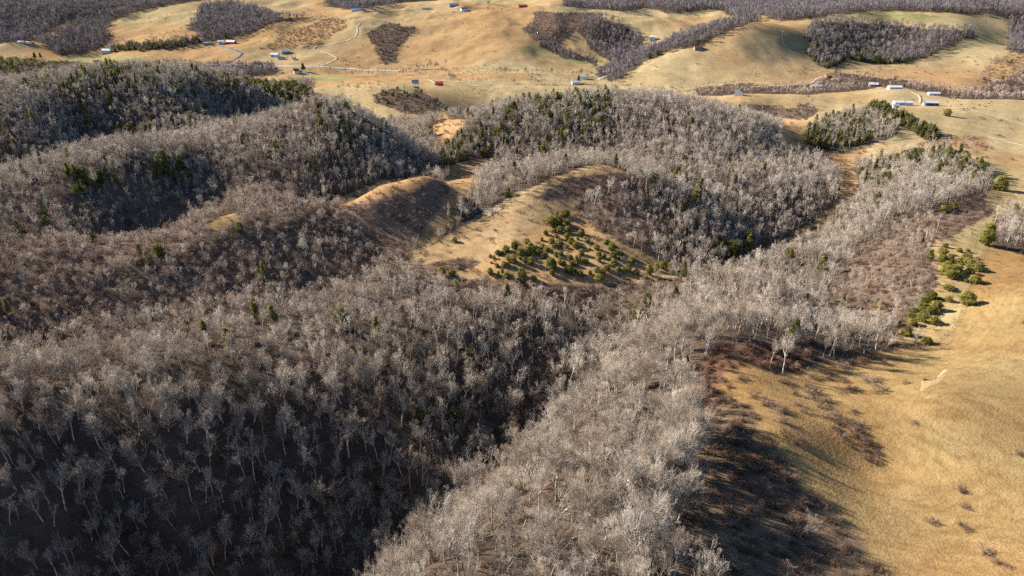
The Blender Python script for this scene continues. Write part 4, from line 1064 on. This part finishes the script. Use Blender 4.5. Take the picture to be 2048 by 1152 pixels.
tree_at(650, 520, 2, .95, 5.5, 'spreading grey tree with domed crown on the brown scrub slope')
tree_at(612, 512, 4, .9, .5, 'pale dead looking tree left of the domed grey tree on the scrub slope', pale=True)
for px, py, lab in [(800, 129, 'lone grey tree at the foot of the far grassy hill'), (1000, 135, 'pale solitary tree where the far hill meets the valley'), (1632, 140, 'bare tree left above the orange roofed house'),
                    (517, 70, 'thin lone tree on the far left hillside'), (556, 64, 'bushy lone tree on the far left hillside below the hedge'), (1910, 115, 'broad solitary bare tree on the far right pasture'),
                    (1868, 130, 'low spreading tree left of the broad solitary one on the far right pasture'), (1905, 213, 'bare tree behind the round cedar on the right pasture')]:
    tree_at(px, py, 2, .85, random.uniform(0, 6), lab, y_min=800)
# fallen bleached tree
X, Y, Z = at(1003, 418)
fl = plant('fallen_tree', NEAR_TRUNK[4].copy(), NEAR_CROWN[4].copy(), (X, Y, Z + .9), 0, (.85, .85, .85), 'bleached fallen tree lying at the edge of the pale grass spur', 'fallen tree', None)
for ch_ in fl.children:
    ch_.data.materials[0] = DEADWOOD
fl.rotation_euler = (R(8), R(-96), R(28))
# fallen trunk among the standing wood

# ------------------------------------------------------------------ the woods
def near_zone(px, py):
    side = 'left' if px < 350 else 'middle'
    if px < 700 and py > 1000: return f'in black shade at the bottom {side} of the left hillside'
    if px < 700 and py > 880: return f'in the shade on the lower {side} of the left hillside'
    if px < 700 and py > 780: return f'half lit on the {side} of the left hillside'
    if px < 700: return f'on the sunlit {side} crest of the left hillside'
    if px < 900 and py < 1000: return 'on the shaded flank above the dark ravine'
    if px > 1500: return 'on the wooded knob above the golden field'
    if px > 1330: return 'at the wood edge beside the ' + ('upper' if py < 850 else 'lower') + ' golden field'
    part = 'left' if px < 1000 else 'middle' if px < 1180 else 'right'
    row = 'bottom' if py > 1050 else 'lower part' if py > 930 else 'middle' if py > 800 else 'upper part'
    return f'at the {row} of the central spur, {part} side'
def placed(y0, y1, step, seed_prob=1.0):
    X, Y = candidates(y0, y1, step)
    Z = ground(X, Y)
    c, d = cover(X, Y, Z)
    return X, Y, Z, d
def sizes(d, lo, hi, n_):
    s = (lo + (hi - lo) * RNG.uniform(0, 1, n_) ** 1.3) * d[:, 1]
    wv = RNG.uniform(.78, 1.12, n_)
    return np.stack([s * wv, s * wv, s], 1)
def woods():
    X, Y, Z, d = placed(62, 250, 4.7)
    keep = (RNG.uniform(0, 1, len(X)) < d[:, 0] * .92) & ~in_clear(X, Y) & clear_of(X, Y, SPECIAL, 4.0)
    X, Y, Z, d = X[keep], Y[keep], Z[keep], d[keep]
    ever = (RNG.uniform(0, 1, len(X)) < d[:, 3]) & (Y > 225)
    tang = ~ever & (RNG.uniform(0, 1, len(X)) < d[:, 4] * .8)
    hard = ~ever & ~tang
    # the 280 that show largest are trees of their own
    px, py = project(X, Y, Z + 9)
    inview = hard & (px > -30) & (px < 2078) & (py > -20) & (py < 1190)
    order = np.nonzero(inview)[0]
    order = order[np.argsort(np.hypot(Y[order], CAM_Z - Z[order]))][:280]
    for i in order:
        k = int(RNG.integers(0, 7)); s = float((.45 + .65 * RNG.uniform() ** 1.3) * d[i, 1]); wv = float(RNG.uniform(.88, 1.18))
        look = ('oval', 'straight', 'spreading', 'narrow', 'forked', 'low forked', 'high crowned')[k]
        plant('bare_tree', NEAR_TRUNK[k], NEAR_CROWN[k], (X[i], Y[i], Z[i]), float(RNG.uniform(0, 6.28)), (s * wv, s * wv, s), f'{("small", "middling", "big")[int(s > .62) + int(s > .84)]} {look} bare tree {near_zone(px[i], py[i])}', 'tree', 'leafless hardwoods of the near wood')
    own = np.zeros(len(X), bool); own[order] = True
    P3 = np.column_stack([X, Y, Z])
    m = hard & ~own
    edge = resample([at(px_, py_)[:2] for px_, py_ in ((1396,855),(1372,930),(1345,1010),(1318,1090),(1300,1150))], 2.6)
    edge = np.concatenate([edge + RNG.normal(0, 1.3, edge.shape), edge + np.array([-4.0, -1.0]) + RNG.normal(0, 1.5, edge.shape)])
    E3 = np.column_stack([edge, ground(edge[:, 0], edge[:, 1])])
    scatter('wood_edge', P_NEAR, E3, RNG.uniform(0, 6.28, len(E3)), RNG.uniform(.85, 1.25, (len(E3), 1)) * np.array([[1, 1, 1.0]]), 'tall dense row of bare trees at the wood edge shading the golden field', 'woods')
    scatter('near_woods', P_NEAR, P3[m], RNG.uniform(0, 6.28, m.sum()), sizes(d[m], .45, 1.05, m.sum()), 'dense leafless hardwood forest on the nearer hillsides', 'woods')
    # brown tangled trees, near and middle distance
    sets = {'hard': [], 'tang': [], 'ever': [], 'pale': []}
    sets['tang_near'] = [(P3[tang], d[tang])]
    sets['ever'].append((P3[ever], d[ever]))
    X, Y, Z, d = placed(250, 900, 4.3)
    keep = (RNG.uniform(0, 1, len(X)) < d[:, 0] * .95) & ~in_clear(X, Y) & clear_of(X, Y, SPECIAL, 3.0)
    X, Y, Z, d = X[keep], Y[keep], Z[keep], d[keep]
    P3 = np.column_stack([X, Y, Z])
    u = RNG.uniform(0, 1, len(X)); ever = u < d[:, 3]
    tang = ~ever & (RNG.uniform(0, 1, len(X)) < d[:, 4] * .85)
    pale = ~ever & ~tang & (RNG.uniform(0, 1, len(X)) < .025)
    hard = ~ever & ~tang & ~pale
    for nm, m in (('hard', hard), ('tang', tang), ('ever', ever), ('pale', pale)):
        sets[nm].append((P3[m], d[m]))
    def cat(nm):
        return np.concatenate([a for a, b in sets[nm]]), np.concatenate([b for a, b in sets[nm]])
    for nm, key, protos, lo, hi, lab in (('mid_woods', 'hard', P_MID, .4, .88, 'dense leafless hardwood forest covering the middle ridges'),
                                         ('near_tangled_scrub', 'tang_near', P_NEAR_TANGLE, .7, 1.1, 'brown vine tangled scrub trees on the nearer slopes'),
                                         ('tangled_scrub', 'tang', P_MID_TANGLE, .55, 1.0, 'brown vine tangled scrub woodland on the left middle ridges'),
                                         ('sycamore_woods', 'pale', P_MID_PALE, .6, 1.0, 'scattered pale barked trees within the grey woods')):
        p, dd = cat(key)
        scatter(nm, protos, p, RNG.uniform(0, 6.28, len(p)), sizes(dd, lo, hi, len(p)), lab, 'woods')
    p, dd = cat('ever')
    pine = RNG.uniform(0, 1, len(p)) < .45
    sz = sizes(dd, 1.1, 1.9, len(p)); sz[:, 2] *= 1.12
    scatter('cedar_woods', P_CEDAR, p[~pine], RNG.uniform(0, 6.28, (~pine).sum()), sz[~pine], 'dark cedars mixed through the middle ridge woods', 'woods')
    scatter('pine_woods', P_PINE, p[pine], RNG.uniform(0, 6.28, pine.sum()), sz[pine] * .62, 'yellowish pines mixed through the middle ridge woods', 'woods')
    # far country
    far_p, far_d, far_e, far_ed = [], [], [], []
    for y0, y1, st in ((900, 1500, 6.6), (1500, 2200, 7.8), (2200, 3300, 10.5)):
        X, Y, Z, d = placed(y0, y1, st)
        keep = (RNG.uniform(0, 1, len(X)) < d[:, 0] * .95) & ~in_clear(X, Y)
        X, Y, Z, d = X[keep], Y[keep], Z[keep], d[keep]
        d = d.copy(); d[:, 1] *= 1 + (st - 6.6) * .05
        e = RNG.uniform(0, 1, len(X)) < d[:, 3]
        P3 = np.column_stack([X, Y, Z])
        far_p.append(P3[~e]); far_d.append(d[~e]); far_e.append(P3[e]); far_ed.append(d[e])
    # hedgerows and creek lines
    for line, sc_, y_min in HEDGES:
        c = resample([at(px, py, y_min)[:2] for px, py in line], 4.5)
        c = c + RNG.normal(0, 2.2, c.shape)
        c = c[RNG.uniform(0, 1, len(c)) < .8]
        z = ground(c[:, 0], c[:, 1])
        far_p.append(np.column_stack([c, z])); far_d.append(np.tile(np.array([1, sc_, 0, 0, 0.0]), (len(c), 1)) * np.column_stack([np.ones(len(c)), RNG.uniform(.5, 1.2, len(c))] + [np.ones(len(c))] * 3))
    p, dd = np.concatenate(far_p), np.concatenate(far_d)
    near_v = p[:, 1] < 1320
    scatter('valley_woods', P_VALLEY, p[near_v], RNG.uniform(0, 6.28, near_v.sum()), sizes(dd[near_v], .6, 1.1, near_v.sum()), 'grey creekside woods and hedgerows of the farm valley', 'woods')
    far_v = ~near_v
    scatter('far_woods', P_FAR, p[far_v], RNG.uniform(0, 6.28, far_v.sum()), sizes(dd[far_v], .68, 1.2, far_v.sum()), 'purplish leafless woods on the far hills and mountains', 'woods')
    p, dd = np.concatenate(far_e), np.concatenate(far_ed)
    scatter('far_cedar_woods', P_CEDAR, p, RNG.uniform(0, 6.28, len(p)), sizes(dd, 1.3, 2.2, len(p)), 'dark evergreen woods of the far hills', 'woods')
HEDGES = [([(400,128),(300,108)], .2, 1300), ([(690,48),(640,88),(600,104)], .22, 1500), ([(905,95),(1000,60),(1050,22)], .2, 1500), ([(800,128),(860,90),(960,45)], .2, 1500), ([(560,8),(640,26)], .3, 1900), ([(1300,30),(1380,48)], .3, 1800), ([(1700,30),(1660,45)], .4, 1500), ([(1880,130),(1900,190)], .18, 1050), ([(1950,62),(1985,30)], .35, 1400), ([(240,50),(330,40),(380,42)], .25, 1800), ([(480,112),(560,104)], .3, 1400), ([(1430,188),(1480,184)], .5, 900), ([(1200,160),(1240,164)], .7, 1100), ([(690,153),(760,148),(850,149)], .8, 1000), ([(815,138),(885,138)], .9, 1200), ([(880,141),(960,144),(1060,147),(1190,152)], .6, 1200), ([(890,164),(1000,167),(1100,168),(1185,167)], .85, 1000),
          ([(640,138),(770,141),(860,145)], .55, 1200), ([(1210,168),(1300,174),(1400,183)], .6, 1000), ([(985,173),(960,186),(930,200)], .4, 900), ([(730,181),(760,187),(850,180)], .6, 950),
          ([(300,112),(345,93)], .35, 1400), ([(685,132),(705,95)], .3, 1300), ([(1926,195),(1960,155),(1992,115)], .5, 1000), ([(1480,190),(1510,196)], .6, 850), ([(900,158),(915,162)], .9, 1000),
          ([(1055,148),(1062,160)], .6, 1100), ([(1563,62),(1566,92)], .25, 1200), ([(1366,128),(1360,166)], .3, 1100), ([(978,2),(976,24)], .4, 1900), ([(640,30),(690,48)], .5, 1600), ([(1100,88),(1180,135)], .8, 1400),
          ([(400,88),(440,80)], .9, 1500), ([(560,118),(600,121)], .7, 1300), ([(1160,152),(1190,158)], .7, 1100), ([(1640,150),(1680,150)], .9, 1100)]
woods()

# ------------------------------------------------------------------ brush and dry grass
def brush():
    X, Y, Z, d = placed(62, 560, 2.6)
    keep = (RNG.uniform(0, 1, len(X)) < d[:, 2] * .62) & ~in_clear(X, Y)
    X, Y, Z, d = X[keep], Y[keep], Z[keep], d[keep]
    px, py = project(X, Y, Z)
    red = (px > 1380) & (px < 1640) & (py > 680) & (py < 980) & (RNG.uniform(0, 1, len(X)) < .6)
    near = (Y < 300)
    s = RNG.uniform(.55, 1.15, (len(X), 1)) * np.array([[1, 1, .95]])
    P3 = np.column_stack([X, Y, Z])
    for nm, m, pr, lab in (('brush_thicket', near & ~red, P_SHRUB, 'low leafless brush under and between the nearer trees'), ('red_brush_thicket', near & red, P_SHRUB_RED, 'reddish brown brush along the wood edge above the golden field'),
                           ('far_brush_thicket', ~near, P_SHRUB_FAR, 'low leafless brush on the middle ridges')):
        scatter(nm, pr, P3[m], RNG.uniform(0, 6.28, m.sum()), s[m], lab, 'brush')
    X, Y, Z, d = placed(560, 2100, 5.5)
    keep = (RNG.uniform(0, 1, len(X)) < d[:, 2] * .55) & ~in_clear(X, Y)
    m = keep
    scatter('distant_bushes', P_SHRUB_FAR, np.column_stack([X, Y, Z])[m], RNG.uniform(0, 6.28, m.sum()), RNG.uniform(.7, 1.7, (m.sum(), 1)) * np.array([[1.2, 1.2, 1]]), 'specks of low bushes over the far pastures', 'brush')
    X, Y, Z, d = placed(62, 380, 2.7)
    c, _ = cover(X, Y, Z)
    m = ((c[:, 0] > .38) | ((d[:, 2] > .7) & (c[:, 0] > .18))) & (d[:, 0] < .3)
    p, hgt = np.column_stack([X, Y, Z])[m], RNG.uniform(.55, 1.3, m.sum())
    scatter('dry_grass', P_GRASS, p, RNG.uniform(0, 6.28, m.sum()), np.stack([np.ones(m.sum()), np.ones(m.sum()), hgt], 1), 'tufts of dry golden grass on the open hillsides', 'grass')
brush()

# ------------------------------------------------------------------ fences and cattle
M_POST = plain('fence_wood', (.20, .17, .14), .9, .1, .2, 2)
M_WIRE = plain('fence_wire', (.25, .24, .23), .6, .4, .05, 2)
POST_ME = pmesh('post', [box(-.09, .09, -.09, .09, -.3, 1.35)], M_POST)
def fence(pix, label, y_min=0, step=4.0):
    c = resample([at(px, py, y_min)[:2] for px, py in pix], step)
    z = ground(c[:, 0], c[:, 1])
    root = empty('fence', (c[0, 0], c[0, 1], z[0])); tag(root, label, 'fence', 'field fences')
    o0 = np.array([c[0, 0], c[0, 1], z[0]])
    P3 = np.column_stack([c, z]) - o0
    for p in P3:
        link('post', POST_ME, root, p, (RNG.uniform(-.05, .05), RNG.uniform(-.05, .05), 0))
    w = Wood()
    for hz in (.35, .7, 1.05, 1.28):
        w.tubes((P3 + np.array([0, 0, hz]))[None], np.full((1, len(P3)), .014), 3)
    wo = link('wire', mesh_from('wire', *w.arrays(), [M_WIRE]), root); wo['kind'] = 'stuff'
fence([(1995,385),(1985,430),(1972,478),(1965,500),(1945,548),(1932,592),(1912,652),(1862,690),(1800,697),(1700,713),(1600,744)], 'wire fence on thin posts running down between the cedars and the golden field')
fence([(1563,60),(1566,92),(1600,112),(1630,130),(1652,148)], 'fence line down the right side of the great domed pasture', 1100, 8.0)

def cow_mesh():
    me = bpy.data.meshes.new('cow_skeleton')
    V_ = [(-.75, 0, 1.05), (-.2, 0, 1.0), (.45, 0, 1.05), (.8, 0, 1.2), (1.1, 0, 1.05), (1.3, 0, .8)]
    E_ = [(0, 1), (1, 2), (2, 3), (3, 4), (4, 5)]
    rad = [.36, .42, .40, .25, .17, .10]
    for x, root in ((-.7, 0), (.5, 2)):
        for s in (-1, 1):
            i = len(V_)
            V_ += [(x, s * .2, .75), (x - .03, s * .21, .4), (x, s * .21, .03)]
            E_ += [(root, i), (i, i + 1), (i + 1, i + 2)]; rad += [.15, .085, .07]
    i = len(V_); V_ += [(-1.1, 0, 1.1), (-1.18, 0, .6)]; E_ += [(0, i), (i, i + 1)]; rad += [.06, .04]
    me.from_pydata(V_, E_, [])
    o = bpy.data.objects.new('cow_skeleton', me); COL.objects.link(o)
    o.modifiers.new('skin', 'SKIN'); sv = me.skin_vertices[0].data
    for k, r_ in enumerate(rad):
        sv[k].radius = (r_, r_)
    sv[1].use_root = True
    o.modifiers.new('sub', 'SUBSURF').levels = 1
    dg = bpy.context.evaluated_depsgraph_get()
    out = bpy.data.meshes.new_from_object(o.evaluated_get(dg))
    bpy.data.objects.remove(o)
    return out
M_COW = plain('black_hide', (.018, .016, .016), .8, .2, .2, 3)
COW = cow_mesh(); COW.materials.clear(); COW.materials.append(M_COW)
def cows(n_, x0, x1, y0, y1, y_min, where):
    for i in range(n_):
        px = x0 + (x1 - x0) * (i + RNG.uniform(.1, .9)) / n_; py = RNG.uniform(y0, y1)
        X, Y, Z = at(px, py, y_min)
        o = link('cow', COW, None, (X, Y, Z), (0, 0, RNG.uniform(0, 6.28)), (1.15,) * 3)
        tag(o, f'black cow {where}, {ORD[i]} from the left', 'cow', 'black cattle ' + where)
cows(12, 905, 1000, 145, 152, 1150, 'on the strip between the creek hedges')
cows(11, 915, 1000, 177, 189, 1000, 'in the pasture below the bright red barn')
cows(9, 1068, 1125, 168.5, 172, 1000, 'by the lower creek hedge near the white houses')
cows(8, 1526, 1564, 212, 214, 760, 'in a row right of the white gabled barn')
cows(11, 1890, 1990, 200, 224, 760, 'on the pasture right of the dark blue barn')


# ------------------------------------------------------------------ power poles along the valley road and the drive
M_POLE = plain('pole_wood', (.28, .23, .18), .9, .1, .15, 1)
def power_pole(px, py, y_min, label):
    X, Y, Z = at(px, py, y_min)
    root = empty('power_pole', (X, Y, Z), R(RNG.uniform(-25, 25))); tag(root, label, 'power pole', 'power poles of the valley')
    w = Wood(); w.tubes(np.array([[[0, 0, -.5], [0, 0, 5], [0, 0, 10.5]]], float), np.array([[.17, .15, .12]]), 6)
    link('post', mesh_from('post', *w.arrays(), [M_POLE]), root)
    link('crossarm', pmesh('crossarm', [box(-1.2, 1.2, -.07, .07, 9.5, 9.68)], M_POLE), root)
for px, py, ym, lab in [(1619, 168, 1050, 'power pole where the pale drive bends up to the orange roofed house'), (1452, 155, 1100, 'lone power pole at the foot of the great domed pasture'), (1530, 168, 1100, 'power pole above the creek trees left along the pale drive'),
                        (520, 131, 1300, 'power pole beside the valley road left of the low ranch house'), (650, 134, 1300, 'power pole where the farm track leaves the valley road'), (760, 139, 1300, 'power pole at the right end of the valley road')]:
    power_pole(px, py, ym, lab)
